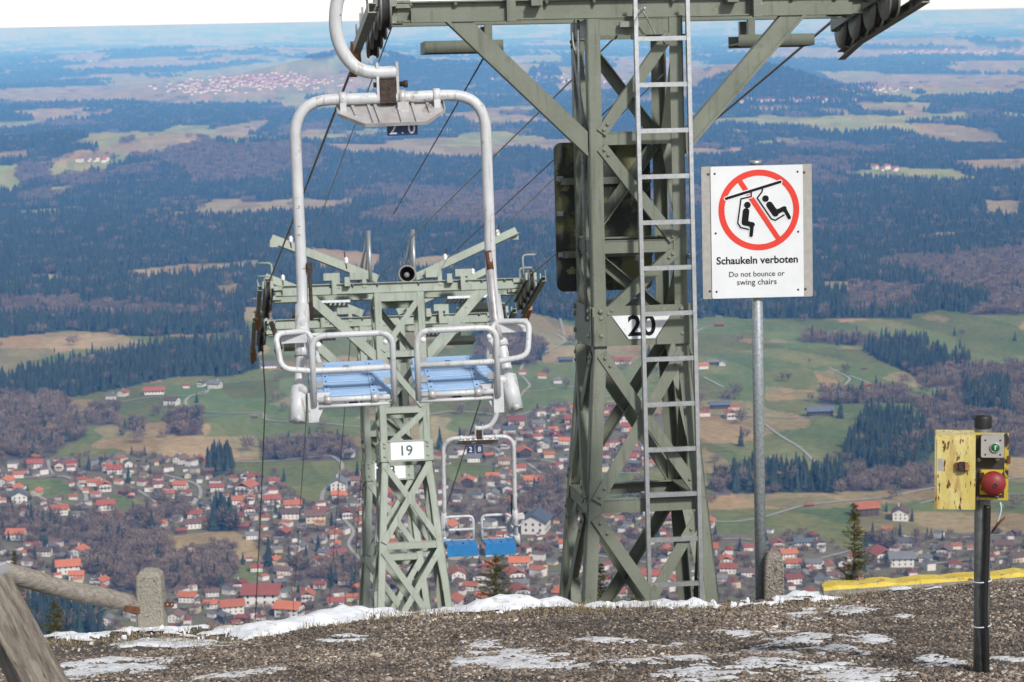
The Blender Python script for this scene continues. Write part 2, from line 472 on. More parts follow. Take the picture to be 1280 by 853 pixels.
# ------------------------------------------------------------------ land cover
MEADOW, TAN, CONIFER, BARE, PALE, VILLAGE, FARMIX, FARFOREST, PATHC = range(9)
POLYS = [
    # villages
    (VILLAGE, [(-200, 590), (60, 572), (200, 566), (330, 592), (450, 590), (470, 610), (480, 800), (-200, 800)]),
    (VILLAGE, [(470, 610), (560, 560), (600, 522), (720, 505), (830, 520), (830, 585), (700, 600), (720, 770), (470, 790)]),
    (VILLAGE, [(700, 630), (890, 640), (900, 668), (1010, 664), (1060, 690), (1140, 668), (1500, 664), (1500, 760), (700, 770)]),
    # tan field at the left and the woods below it
    (TAN, [(-200, 430), (60, 418), (130, 416), (188, 431), (170, 444), (120, 452), (60, 464), (-200, 478)]),
    (MEADOW, [(36, 454), (90, 437), (128, 437), (138, 446), (80, 456)]),
    (CONIFER, [(-200, 486), (0, 478), (60, 460), (130, 450), (200, 436), (322, 428), (324, 462), (290, 471), (220, 470), (160, 483), (100, 493), (-200, 506)]),
    (BARE, [(-200, 502), (80, 493), (92, 515), (110, 545), (60, 572), (-200, 585)]),
    (BARE, [(105, 512), (145, 508), (147, 530), (108, 532)]), (BARE, [(148, 530), (180, 528), (184, 548), (155, 545)]),
    (BARE, [(203, 520), (250, 516), (252, 545), (212, 546)]),
    (BARE, [(322, 552), (430, 548), (455, 560), (440, 575), (330, 574)]),
    (TAN, [(150, 535), (190, 545), (320, 545), (325, 575), (250, 575), (180, 560)]),
    (MEADOW, [(345, 576), (420, 572), (432, 580), (415, 605), (405, 630), (375, 626), (345, 600)]),
    (MEADOW, [(288, 578), (334, 576), (334, 596), (290, 594)]),
    # meadows inside the village
    (MEADOW, [(22, 600), (72, 598), (96, 618), (84, 624), (50, 616), (30, 612)]),
    (MEADOW, [(140, 618), (182, 626), (186, 636), (150, 634), (120, 632)]),
    (TAN, [(205, 672), (290, 662), (325, 682), (328, 704), (300, 700), (285, 676), (240, 682), (205, 692)]),
    (MEADOW, [(280, 712), (325, 706), (338, 722), (305, 732), (282, 726)]),
    (MEADOW, [(340, 690), (385, 700), (375, 712), (345, 706)]),
    (MEADOW, [(560, 572), (600, 580), (640, 590), (600, 596), (575, 604), (556, 606)]),
    # woods inside the village
    (BARE, [(112, 652), (196, 640), (206, 672), (232, 704), (240, 740), (150, 745), (112, 720)]),
    (BARE, [(200, 622), (232, 632), (238, 652), (206, 650)]), (BARE, [(0, 640), (112, 652), (108, 680), (60, 684), (0, 676)]),
    (BARE, [(230, 690), (300, 690), (290, 735), (240, 738)]), (BARE, [(360, 706), (450, 700), (450, 740), (370, 730)]),
    (BARE, [(650, 600), (705, 595), (705, 650), (655, 645)]), (BARE, [(576, 640), (690, 640), (690, 655), (576, 655)]),
    (CONIFER, [(255, 574), (287, 570), (287, 591), (260, 593)]), (CONIFER, [(266, 640), (296, 636), (298, 664), (268, 664)]),
    (CONIFER, [(20, 772), (60, 758), (128, 764), (130, 800), (20, 800)]),
    # meadow belt right of centre
    (TAN, [(655, 392), (690, 396), (715, 408), (712, 430), (690, 436), (650, 420)]),
    (CONIFER, [(595, 398), (650, 398), (660, 424), (620, 432), (595, 425)]), (BARE, [(596, 424), (656, 420), (690, 438), (668, 456), (600, 456)]),
    (TAN, [(1020, 462), (1050, 462), (1056, 476), (1030, 484)]), (TAN, [(955, 485), (1020, 488), (1025, 498), (955, 502)]),
    (TAN, [(925, 424), (1005, 427), (1000, 430), (925, 429)]), (TAN, [(1055, 433), (1090, 434), (1090, 438), (1050, 437)]),
    (BARE, [(1005, 419), (1100, 421), (1100, 432), (1005, 430)]),
    (CONIFER, [(1084, 438), (1108, 426), (1150, 430), (1172, 441), (1216, 452), (1214, 464), (1140, 466), (1100, 452)]),
    (BARE, [(1140, 466), (1215, 456), (1500, 458), (1500, 478), (1150, 484)]),
    (BARE, [(1026, 488), (1136, 484), (1136, 505), (1026, 506)]),
    (CONIFER, [(1050, 574), (1072, 533), (1090, 518), (1130, 522), (1158, 536), (1170, 560), (1150, 590), (1090, 598)]),
    (BARE, [(1140, 505), (1190, 490), (1500, 486), (1500, 570), (1170, 572), (1156, 532)]),
    (CONIFER, [(1200, 484), (1260, 482), (1266, 520), (1210, 520)]),
    (BARE, [(890, 596), (930, 590), (1160, 586), (1175, 612), (1060, 620), (890, 622)]),
    (CONIFER, [(915, 592), (1055, 590), (1055, 615), (915, 618)]),
    (TAN, [(860, 622), (1000, 616), (1160, 610), (1200, 618), (1100, 632), (860, 640)]),
    (TAN, [(1065, 640), (1500, 640), (1500, 664), (1150, 668), (1065, 668)]),
    (BARE, [(1080, 672), (1150, 676), (1150, 694), (1090, 690)]),
    (TAN, [(880, 560), (905, 575), (905, 592), (870, 592)]),
    # clearings in the big forest
    (PALE, [(-200, 222), (60, 203), (140, 199), (172, 194), (152, 205), (100, 212), (60, 223), (20, 240), (-200, 252)]),
    (TAN, [(118, 188), (180, 170), (246, 164), (252, 175), (200, 190), (140, 198)]),
    (TAN, [(268, 160), (332, 148), (336, 160), (280, 178)]), (PALE, [(18, 264), (108, 257), (100, 265), (24, 273)]),
    (PALE, [(42, 236), (112, 231), (72, 241)]), (TAN, [(-60, 196), (48, 186), (30, 198), (-60, 206)]), (PALE, [(-200, 160), (60, 150), (40, 160), (-200, 170)]),
    (TAN, [(142, 340), (190, 334), (240, 330), (322, 324), (340, 334), (250, 346), (180, 351)]),
    (TAN, [(262, 357), (302, 355), (298, 373), (276, 373)]), (TAN, [(36, 345), (60, 342), (92, 350), (80, 357), (45, 355)]),
    (TAN, [(480, 330), (560, 320), (578, 338), (520, 346)]), (TAN, [(386, 310), (480, 318), (470, 346), (396, 340)]),
    (PALE, [(552, 181), (580, 167), (625, 164), (658, 170), (612, 183), (570, 185)]),
    (TAN, [(305, 384), (340, 382), (345, 400), (310, 404)]), (MEADOW, [(305, 400), (345, 398), (345, 424), (315, 428)]),
    (PALE, [(1048, 216), (1110, 209), (1190, 212), (1236, 226), (1150, 229), (1060, 223)]),
    (TAN, [(1185, 201), (1500, 193), (1500, 214), (1220, 216)]), (TAN, [(1228, 250), (1278, 252), (1272, 275), (1234, 270)]),
    (TAN, [(1138, 293), (1197, 291), (1196, 300), (1144, 301)]), (TAN, [(1028, 351), (1104, 356), (1092, 366), (1034, 363)]),
    (PALE, [(1105, 146), (1210, 140), (1210, 150), (1128, 153)]), (TAN, [(885, 130), (990, 132), (985, 138), (890, 137)]),
    (BARE, [(225, 215), (345, 205), (352, 226), (240, 232)]), (BARE, [(20, 205), (66, 205), (60, 226), (24, 230)]), (BARE, [(1060, 355), (1160, 360), (1130, 392), (1060, 388)]),
    (BARE, [(0, 372), (200, 384), (300, 396), (200, 400), (0, 398)]), (BARE, [(640, 215), (700, 225), (690, 262), (640, 250)]),
    (CONIFER, [(845, 131), (880, 102), (950, 80), (1000, 84), (1040, 100), (1075, 127), (960, 134)]),
    # hillsides and plain, their sunlight put into the paler field colours
    (PALE, [(205, 102), (240, 90), (360, 74), (425, 72), (428, 88), (330, 94), (235, 106)]),
    (PALE, [(600, 72), (700, 68), (705, 78), (620, 80)]), (TAN, [(690, 105), (800, 100), (800, 112), (700, 116)]),
    (TAN, [(1070, 96), (1130, 92), (1500, 97), (1500, 112), (1150, 112), (1085, 108)]),
    (TAN, [(1040, 62), (1500, 58), (1500, 66), (1060, 70)]), (TAN, [(200, 110), (420, 98), (430, 116), (260, 122)]),
]
ROADS = [
    [(150, 503), (190, 497), (250, 494), (262, 487)], [(262, 488), (236, 497), (233, 507), (246, 514), (290, 517), (328, 517), (336, 526), (400, 529), (470, 534), (560, 515), (640, 520), (680, 510), (725, 502), (800, 490)],
    [(650, 470), (655, 455), (680, 442), (702, 430), (705, 424), (694, 418)], [(652, 470), (662, 482), (655, 490), (640, 510)], [(655, 490), (720, 484)],
    [(0, 597), (40, 597), (70, 596), (90, 600), (108, 622), (94, 633), (62, 627), (46, 620)], [(60, 576), (62, 586), (68, 596)], [(60, 576), (85, 572)], [(108, 622), (116, 624)],
    [(160, 608), (180, 618), (196, 630)], [(205, 594), (228, 600), (248, 608), (250, 622), (240, 630)], [(260, 577), (330, 578), (405, 571), (420, 574), (428, 584), (418, 602), (404, 616), (402, 632)],
    [(406, 638), (430, 632), (462, 630)], [(430, 650), (442, 665), (436, 682), (450, 700)], [(600, 558), (622, 562), (634, 574), (680, 576), (740, 590), (800, 592)],
    [(660, 580), (676, 592), (680, 600)], [(862, 645), (905, 653), (950, 648), (985, 638), (1010, 632), (1080, 625), (1110, 622), (1170, 610), (1290, 596)], [(862, 676), (920, 674), (940, 676)],
    [(1020, 700), (1060, 690), (1090, 682)], [(880, 472), (905, 485)], [(955, 530), (975, 545), (1002, 562), (1030, 590)], [(860, 518), (880, 518), (985, 523), (1060, 518)],
    [(868, 417), (880, 410), (897, 407)], [(1037, 460), (1052, 468), (1062, 474), (1056, 482)], [(1062, 470), (1088, 480)], [(1110, 668), (1170, 674), (1290, 666)], [(1140, 712), (1180, 704), (1290, 694)],
    [(1150, 630), (1190, 622), (1280, 618)], [(700, 398), (706, 420)], [(470, 770), (520, 740), (560, 715), (600, 690)], [(700, 690), (780, 700), (860, 712)],
]


def in_poly(px, py, poly):
    ins = np.zeros(px.shape, bool); n = len(poly); j = n - 1
    for i in range(n):
        xi, yi = poly[i]; xj, yj = poly[j]
        if yi != yj:
            ins ^= ((yi > py) != (yj > py)) & (px < (xj - xi) * (py - yi) / (yj - yi) + xi)
        j = i
    return ins


def classify(P, warp=True):
    """land cover of world points (N,3)"""
    px, py, d = project(P)
    X = P[:, 0]; Y = P[:, 1]; r = np.hypot(X, Y)
    if warp:
        px = px + (fbm(X / 60, Y / 60, 3) - .5) * 16
        py = py + (fbm(X / 80 + 40, Y / 160, 3) - .5) * 7 * np.clip(py / 400, .35, 1)
    cls = np.full(len(P), MEADOW)
    edge = 397 + (fbm(px / 90, px * 0 + 2, 3) - .5) * 16 + np.where(px > 1140, -6, 0) + np.where(px < 330, 24, 0) + np.where((px > 330) & (px < 600), 6, 0)
    cls[py < edge] = CONIFER
    n = fbm(X / 420 + 9, Y / 900 + 2, 4)
    cls[(py < edge) & (n > .60)] = BARE
    n2 = fbm(X / 600 + 50, Y / 1300 + 22, 4)
    cls[(py < 330) & (py > 120) & (n2 > np.where(py < 215, .62, .68))] = TAN
    cls[(py < 200) & (py > 120) & (fbm(X / 500 + 80, Y / 1500 + 61, 4) > .635)] = PALE
    fm = py < 128
    n3 = fbm(X / 800 + 5, Y / 2000 + 1, 5)
    cls[fm] = np.where(n3[fm] > .475, np.where(n3[fm] > .54, TAN, PALE), CONIFER)
    mead = (cls == MEADOW)
    n4 = fbm(X / 140 + 70, Y / 210 + 3, 3)
    cls[mead & (n4 > .65)] = TAN
    for c, poly in POLYS:
        xs = [p[0] for p in poly]; ys = [p[1] for p in poly]
        idx = np.nonzero((px >= min(xs)) & (px <= max(xs)) & (py >= min(ys)) & (py <= max(ys)))[0]
        if len(idx):
            s = idx[in_poly(px[idx], py[idx], poly)]
            cls[s] = c
    cls[Y < 1450] = BARE
    return cls


COVER = {MEADOW: ((.115, .155, .042), (.185, .20, .068)), TAN: ((.25, .20, .09), (.36, .285, .14)), CONIFER: ((.030, .036, .022), (.04, .04, .03)),
         BARE: ((.12, .095, .075), (.16, .125, .095)), PALE: ((.24, .27, .07), (.34, .33, .11)), VILLAGE: ((.18, .15, .105), (.17, .165, .085))}  # the pale field colour holds sunlight as well as dry grass


def build_land():
    ang = np.radians(np.concatenate([np.arange(-180, -16, 6.0), np.linspace(-16, 16, 760), np.arange(18, 180.1, 6.0)]))
    dep = np.radians(np.concatenate([np.arange(15.2, 1.0, -.036), np.arange(1.0, .35, -.022)]))
    rr = np.concatenate([np.geomspace(3, 1750, 46), 480 / np.tan(dep), [84000, 90000, 97000, 104000, 112000]])
    rr = np.unique(rr[rr > 0]); rr.sort()
    A, Rr = np.meshgrid(ang, rr)
    X = (np.sin(A) * Rr).ravel(); Y = (np.cos(A) * Rr).ravel()
    Z = height(X, np.where(Y < -80, -80, Y))
    r = Rr.ravel()
    Z = Z - np.clip((24 - r) / 4, 0, 1) * .35
    P = np.stack([X, Y, Z], 1)
    cls = np.full(len(P), BARE)
    front = Y > 100
    cls[front] = classify(P[front])
    n = fbm(X / 45 + 3, Y / 90 + 7, 4); nb = fbm(X / 9 + 3, Y / 20 + 7, 2)
    col = np.zeros((len(P), 4)); col[:, 3] = 1
    t = np.clip((n - .3) * 2.2, 0, 1)[:, None] * .75 + nb[:, None] * .25
    for k, (a, b) in COVER.items():
        s = cls == k
        col[s, :3] = np.array(a) * (1 - t[s]) + np.array(b) * t[s]
    # parcels: neighbouring strips of grass differ a little in tone
    wx = X + (fbm(X / 300, Y / 300, 2) - .5) * 120; wy = Y + (fbm(X / 300 + 9, Y / 300 + 4, 2) - .5) * 160
    u = np.floor((wx * .92 + wy * .28) / 75).astype(int); v = np.floor((wy * .92 - wx * .28) / 190).astype(int)
    t1 = _TAB[(u * 7 + v * 13) & 255, (v * 5 - u * 3) & 255]; t2 = _TAB[(u * 11 - v * 3) & 255, (v * 17 + u) & 255]
    grass = (cls == MEADOW) | (cls == TAN) | (cls == PALE)
    k = np.where(grass, .80 + .42 * t1, 1.0)
    col[:, 0] *= k * np.where(grass, .90 + .30 * t2, 1); col[:, 1] *= k; col[:, 2] *= k * np.where(grass, .9 + .2 * t1, 1)
    na, nr = len(ang), len(rr)
    i, j = np.meshgrid(np.arange(nr - 1), np.arange(na - 1), indexing='ij')
    q = np.stack([i * na + j, i * na + j + 1, (i + 1) * na + j + 1, (i + 1) * na + j], -1).reshape(-1, 4)[:, ::-1]
    me = bpy.data.meshes.new("land")
    me.vertices.add(len(P)); me.vertices.foreach_set("co", P.ravel())
    me.loops.add(q.size); me.loops.foreach_set("vertex_index", q.ravel().astype(np.int32))
    me.polygons.add(len(q)); me.polygons.foreach_set("loop_start", np.arange(len(q), dtype=np.int32) * 4)
    me.polygons.foreach_set("loop_total", np.full(len(q), 4, np.int32))
    me.update(calc_edges=True)
    at = me.attributes.new("cover", 'FLOAT_COLOR', 'POINT'); at.data.foreach_set("color", col.ravel())
    me.polygons.foreach_set("use_smooth", np.ones(len(q), bool))
    m = bpy.data.materials.new("land_cover"); m.use_nodes = True
    N = m.node_tree.nodes; L = m.node_tree.links
    a = N.new("ShaderNodeAttribute"); a.attribute_name = "cover"
    tc = N.new("ShaderNodeTexCoord"); no = N.new("ShaderNodeTexNoise"); no.inputs['Scale'].default_value = .12; no.inputs['Detail'].default_value = 5
    L.new(tc.outputs['Object'], no.inputs['Vector'])
    mr = N.new("ShaderNodeMapRange"); mr.inputs['From Min'].default_value = .3; mr.inputs['From Max'].default_value = .7
    mr.inputs['To Min'].default_value = .78; mr.inputs['To Max'].default_value = 1.2
    L.new(no.outputs['Fac'], mr.inputs['Value'])
    vm = N.new("ShaderNodeVectorMath"); vm.operation = 'SCALE'
    L.new(a.outputs['Color'], vm.inputs[0]); L.new(mr.outputs[0], vm.inputs['Scale'])
    L.new(vm.outputs[0], N["Principled BSDF"].inputs['Base Color'])
    N["Principled BSDF"].inputs['Roughness'].default_value = 1.0
    N["Principled BSDF"].inputs['Specular IOR Level'].default_value = .1
    me.materials.append(m)
    o = bpy.data.objects.new("terrain", me); COL.objects.link(o)
    tag(o, "wide valley of meadows and woods reaching to the horizon", "land", kind="structure")


build_land()


def build_roads():
    roads = []
    for path in ROADS:
        pts = smooth_path([Vector((x, y, 0)) for x, y in path], 6)
        G = [ground_hit(p.x, p.y)[0] for p in pts]
        w = 3.4 if len(path) < 6 else 4.2
        vs = []; fs = []
        for i, g in enumerate(G):
            t = (G[min(i + 1, len(G) - 1)] - G[max(i - 1, 0)]); t.z = 0; t.normalize()
            s = Vector((-t.y, t.x, 0)) * w / 2
            for k in (-1, 1):
                q = g + s * k; q.z = float(height(q.x, q.y)) + .7
                vs.append(q)
        for i in range(len(G) - 1): fs.append((2 * i, 2 * i + 1, 2 * i + 3, 2 * i + 2))
        b = MB(); b.add(vs, fs); o = b.build("road", "road_grey"); tag(o, kind="structure"); roads.append(G)
    return roads


ROADPTS = np.array([tuple(p) for g in build_roads() for p in g])

# ------------------------------------------------------------------ gravel summit
def ground_z(x, y): return float(height(x, y))


def gh(px, py):
    """near-ground point under a pixel"""
    dv = _F + CR * ((px - 640) / FPX) - CU * ((py - 426.5) / FPX)
    lo, hi = 2.0, 40.0
    t = np.linspace(4, 16, 600); P = np.outer(t, np.array(dv))
    b = P[:, 2] < height(P[:, 0], P[:, 1])
    i = int(np.argmax(b)) if b.any() else 520
    q = dv * t[i]
    return Vector((q.x, q.y, ground_z(q.x, q.y)))


def build_gravel():
    xs = np.arange(-9, 9.01, .09); ys = np.concatenate([np.arange(0, 8, .25), np.arange(8, 16, .07), np.arange(16, 24.1, .5)])
    X, Y = np.meshgrid(xs, ys); Z = height(X, Y) + (fbm(X * 2.2, Y * 2.2, 4) - .5) * .07 * np.interp(Y, [0, 8, 15], [.2, 1, 1])
    na = len(xs); nr = len(ys)
    i, j = np.meshgrid(np.arange(nr - 1), np.arange(na - 1), indexing='ij')
    q = np.stack([i * na + j, i * na + j + 1, (i + 1) * na + j + 1, (i + 1) * na + j], -1).reshape(-1, 4)
    b = MB(); b.add(np.stack([X.ravel(), Y.ravel(), Z.ravel()], 1).tolist(), q.tolist(), True)
    o = b.build("gravel_ground", "gravel_bed")
    tag(o, "dark brown gravel ground at the edge of the summit", "ground", kind="structure")
    return o


def near_z(X, Y): return height(X, Y) + (fbm(X * 2.2, Y * 2.2, 4) - .5) * .07 * np.interp(Y, [0, 8, 15], [.2, 1, 1])


build_gravel()


def scatter(name, pts, scl, rot, proto=None, material=None, label=None, cat=None, full_rot=None):
    me = bpy.data.meshes.new(name)
    me.vertices.add(len(pts)); me.vertices.foreach_set("co", np.asarray(pts, np.float32).ravel())
    a = me.attributes.new("scl", 'FLOAT_VECTOR', 'POINT'); a.data.foreach_set("vector", np.asarray(scl, np.float32).ravel())
    rv = np.zeros((len(pts), 3), np.float32); rv[:, 2] = rot
    if full_rot is not None: rv = np.asarray(full_rot, np.float32)
    a = me.attributes.new("rot", 'FLOAT_VECTOR', 'POINT'); a.data.foreach_set("vector", rv.ravel())
    o = bpy.data.objects.new(name, me); COL.objects.link(o)
    ng = bpy.data.node_groups.new(name, 'GeometryNodeTree')
    ng.interface.new_socket("Geometry", in_out='INPUT', socket_type='NodeSocketGeometry')
    ng.interface.new_socket("Geometry", in_out='OUTPUT', socket_type='NodeSocketGeometry')
    N = ng.nodes; L = ng.links
    gi = N.new("NodeGroupInput"); go = N.new("NodeGroupOutput")
    ip = N.new("GeometryNodeInstanceOnPoints")
    s = N.new("GeometryNodeInputNamedAttribute"); s.data_type = 'FLOAT_VECTOR'; s.inputs['Name'].default_value = "scl"
    r = N.new("GeometryNodeInputNamedAttribute"); r.data_type = 'FLOAT_VECTOR'; r.inputs['Name'].default_value = "rot"
    er = N.new("FunctionNodeEulerToRotation")
    if proto is not None:
        oi = N.new("GeometryNodeObjectInfo"); oi.transform_space = 'ORIGINAL'
        oi.inputs['Object'].default_value = proto; oi.inputs['As Instance'].default_value = True
        L.new(oi.outputs['Geometry'], ip.inputs['Instance'])
    else:
        ic = N.new("GeometryNodeMeshIcoSphere"); ic.inputs['Radius'].default_value = 1.0; ic.inputs['Subdivisions'].default_value = 1
        sm = N.new("GeometryNodeSetMaterial"); sm.inputs['Material'].default_value = MATS[material]
        L.new(ic.outputs[0], sm.inputs[0]); L.new(sm.outputs[0], ip.inputs['Instance'])
    vout = [k for k in s.outputs if k.enabled and k.name == 'Attribute'][0]
    rout = [k for k in r.outputs if k.enabled and k.name == 'Attribute'][0]
    L.new(gi.outputs[0], ip.inputs['Points']); L.new(vout, ip.inputs['Scale'])
    L.new(rout, er.inputs[0]); L.new(er.outputs[0], ip.inputs['Rotation'])
    L.new(ip.outputs[0], go.inputs[0])
    md = o.modifiers.new("scatter", 'NODES'); md.node_group = ng
    tag(o, label, cat, kind="stuff")
    return o


# pebble colours vary from stone to stone
def pebble_mat():
    m = bpy.data.materials.new("pebbles"); m.use_nodes = True
    N = m.node_tree.nodes; L = m.node_tree.links; b = N["Principled BSDF"]
    oi = N.new("ShaderNodeObjectInfo"); rp = N.new("ShaderNodeValToRGB")
    cr = rp.color_ramp
    cr.elements[0].position = 0; cr.elements[0].color = (.045, .033, .025, 1)
    cr.elements[1].position = 1; cr.elements[1].color = (.55, .50, .43, 1)
    for p, c in ((.22, (.085, .062, .046)), (.42, (.16, .118, .085)), (.60, (.21, .17, .135)), (.74, (.12, .112, .11)), (.86, (.28, .215, .15)), (.95, (.34, .30, .25))):
        e = cr.elements.new(p); e.color = (*c, 1)
    ge = N.new("ShaderNodeNewGeometry"); no = N.new("ShaderNodeTexNoise"); no.inputs['Scale'].default_value = 1.3; no.inputs['Detail'].default_value = 5
    L.new(ge.outputs['Position'], no.inputs['Vector'])
    mr = N.new("ShaderNodeMapRange"); mr.inputs['From Min'].default_value = .32; mr.inputs['From Max'].default_value = .68
    mr.inputs['To Min'].default_value = .72; mr.inputs['To Max'].default_value = 1.5
    L.new(no.outputs['Fac'], mr.inputs['Value'])
    vm = N.new("ShaderNodeVectorMath"); vm.operation = 'SCALE'
    L.new(oi.outputs['Random'], rp.inputs[0]); L.new(rp.outputs[0], vm.inputs[0]); L.new(mr.outputs[0], vm.inputs['Scale'])
    L.new(vm.outputs[0], b.inputs['Base Color'])
    b.inputs['Roughness'].default_value = .75
    MATS["pebbles"] = m


pebble_mat()


# ------------------------------------------------------------------ snow
SNOW_PATCHES = [  # px, py, half-width px, half-height px, thickness
    (130, 838, 78, 10, .02), (225, 806, 60, 5, .012), (265, 805, 35, 3, .01), (640, 824, 62, 11, .014), (700, 835, 90, 5, .010), (600, 806, 25, 5, .008),
    (1040, 762, 48, 6, .016), (1085, 797, 28, 5, .015), (990, 802, 38, 4, .01), (955, 817, 40, 7, .008), (1000, 838, 70, 10, .010), (900, 842, 60, 7, .008),
    (1075, 845, 50, 6, .010), (1172, 830, 22, 6, .015), (920, 790, 22, 3, .01), (830, 802, 20, 3, .01), (1270, 825, 22, 3, .008), (980, 788, 22, 3, .01), (1050, 815, 30, 4, .008),
    (300, 845, 40, 4, .008), (430, 800, 25, 2.5, .008), (760, 800, 30, 3, .008), (870, 826, 30, 4, .008), (1010, 770, 20, 2.5, .01), (170, 790, 40, 3, .015), (1130, 770, 14, 2, .008)]
# bank along the rim: px, how far its foot lies before the rim in m, height in m
BANK = [(-60, .3, .04), (60, .25, .04), (110, .5, .05), (160, .55, .045), (200, .5, .04), (260, .75, .06), (320, .85, .09), (380, .6, .12), (420, .5, .14), (460, .5, .11), (520, .42, .09), (590, .4, .11), (640, .4, .18), (665, .35, .13),
        (690, .3, .10), (720, .22, .02), (760, .22, .03), (800, .3, .06), (840, .42, .09), (900, .42, .07), (960, .42, .06), (1020, .34, .05), (1045, .3, .03), (1075, .3, .0)]
BANKX = np.array([(p - 640) / FPX * 12.6 for p, o, h in BANK])
BANKY = 12.55 - .21 * np.clip(-BANKX, 0, 9) - np.array([o for p, o, h in BANK])


def build_snow():
    # bank
    res = .03
    hh_k = .28
    xs = np.arange(-4.2, 2.4, res); ys = np.arange(10.6, 14.2, res)
    X, Y = np.meshgrid(xs, ys); Z0 = near_z(X, Y)
    fx, fy = BANKX, BANKY; fh = np.array([b[2] for b in BANK])
    foot = np.interp(X, fx, fy); hh = np.interp(X, fx, fh) * hh_k
    u = Y - foot
    n = fbm(X * 5.5, Y * 5.5, 4); n2 = fbm(X * 14 + 4, Y * 14, 3)
    prof = np.clip(u / .16, -1, 1) * np.clip((.70 - u) / .3, -1, 1)
    T = hh * (.35 + 1.5 * (n - .3)) * np.clip(prof, 0, 1) + (n2 - .5) * .03 * np.clip(prof, 0, 1) - .008 - np.clip(.12 - prof, 0, 1) * .3
    T = T + np.where(prof > 0, (n - .52) * .06, 0)
    # clear strip behind tower leg
    sheet("snow_bank", X, Y, Z0, T, "snow", "lumpy white snow bank along the rim of the summit", "snow")
    # patches
    xs = np.arange(-3.2, 3.4, res * .5); ys = np.arange(8.6, 13.3, res * .5)
    X, Y = np.meshgrid(xs, ys); Z0 = near_z(X, Y)
    T = np.full(X.shape, -.02)
    n = fbm(X * 6, Y * 10, 5); n2 = fbm(X * 20 + 4, Y * 24, 3)
    for px, py, hw, hh, th in SNOW_PATCHES:
        c = gh(px, py); d = c.y
        a = gh(px, py - hh); b = gh(px, py + hh)
        ry = max(abs(a.y - b.y) / 2, .05); rx = hw / FPX * c.length
        e = ((X - c.x) / rx) ** 2 + ((Y - c.y) / ry) ** 2
        t = th * .55 * (1.1 - e) + (n - .52) * .045 + (n2 - .5) * .028
        T = np.maximum(T, np.where(e < 2.2, t, -.02))
    sheet("snow_patches", X, Y, Z0, np.minimum(T * .55, .010), "ice_snow", "thin icy snow patches scattered over the gravel", "snow", .003)


def sheet(name, X, Y, Z0, T, m, label, cat, lift=.012):
    keep = T > 0
    ny, nx = X.shape
    cell = keep[:-1, :-1] | keep[1:, :-1] | keep[:-1, 1:] | keep[1:, 1:]
    used = np.zeros(X.shape, bool)
    used[:-1, :-1] |= cell; used[1:, :-1] |= cell; used[:-1, 1:] |= cell; used[1:, 1:] |= cell
    idx = -np.ones(X.shape, int); idx[used] = np.arange(used.sum())
    Zt = Z0 + np.where(keep, T, np.maximum(T, -.02))
    P = np.stack([X[used], Y[used], Zt[used] + lift], 1)
    jj, ii = np.nonzero(cell)
    q = np.stack([idx[jj, ii], idx[jj, ii + 1], idx[jj + 1, ii + 1], idx[jj + 1, ii]], 1)
    b = MB(); b.add(P.tolist(), q.tolist(), True)
    o = b.build(name, m)
    tag(o, label, cat, kind="stuff")


build_snow()


def build_pebbles():
    n = 150000
    x = RNG.uniform(-3.4, 3.4, n * 2); y = RNG.uniform(8.2, 13.9, n * 2)
    keep = (np.abs(x) < .24 * y + .4)
    # sparse on the bare clay patch at the left
    clay = ((x + 2.05) / .62) ** 2 + ((y - 11.6) / .75) ** 2
    keep &= (clay > 1) | (RNG.random(len(x)) < .25)
    gaps = fbm(x * 3 + 5, y * 3, 3)
    keep &= RNG.random(len(x)) < np.clip(1.6 - gaps * 1.3, .4, 1)
    x = x[keep][:n]; y = y[keep][:n]; k = len(x)
    s = .0035 + .0062 * RNG.random(k) ** 1.9 + .010 * (RNG.random(k) > .985) * RNG.random(k)
    z = near_z(x, y) + s * .25
    sc = np.stack([s * RNG.uniform(.8, 1.5, k), s * RNG.uniform(.7, 1.1, k), s * RNG.uniform(.45, .8, k)], 1)
    rot = np.stack([RNG.uniform(-.5, .5, k), RNG.uniform(-.5, .5, k), RNG.uniform(0, 6.28, k)], 1)
    scatter("gravel", np.stack([x, y, z], 1), sc, None, None, "pebbles", "loose brown and grey pebbles covering the summit ground", "gravel", rot)
    # crumbs of snow on the bank
    k = 120
    x = RNG.uniform(-3, 1.6, k)
    y = np.interp(x, BANKX, BANKY) + RNG.normal(.05, .13, k)
    s = .006 + .016 * RNG.random(k) ** 3
    scatter("snow_crumbs", np.stack([x, y, near_z(x, y) + .015], 1), np.stack([s * 1.4, s, s * .55], 1), None, None, "snow", "small crumbs of snow lying in front of the bank", "snow",
            np.stack([x * 7, y * 5, x * 3], 1))


build_pebbles()


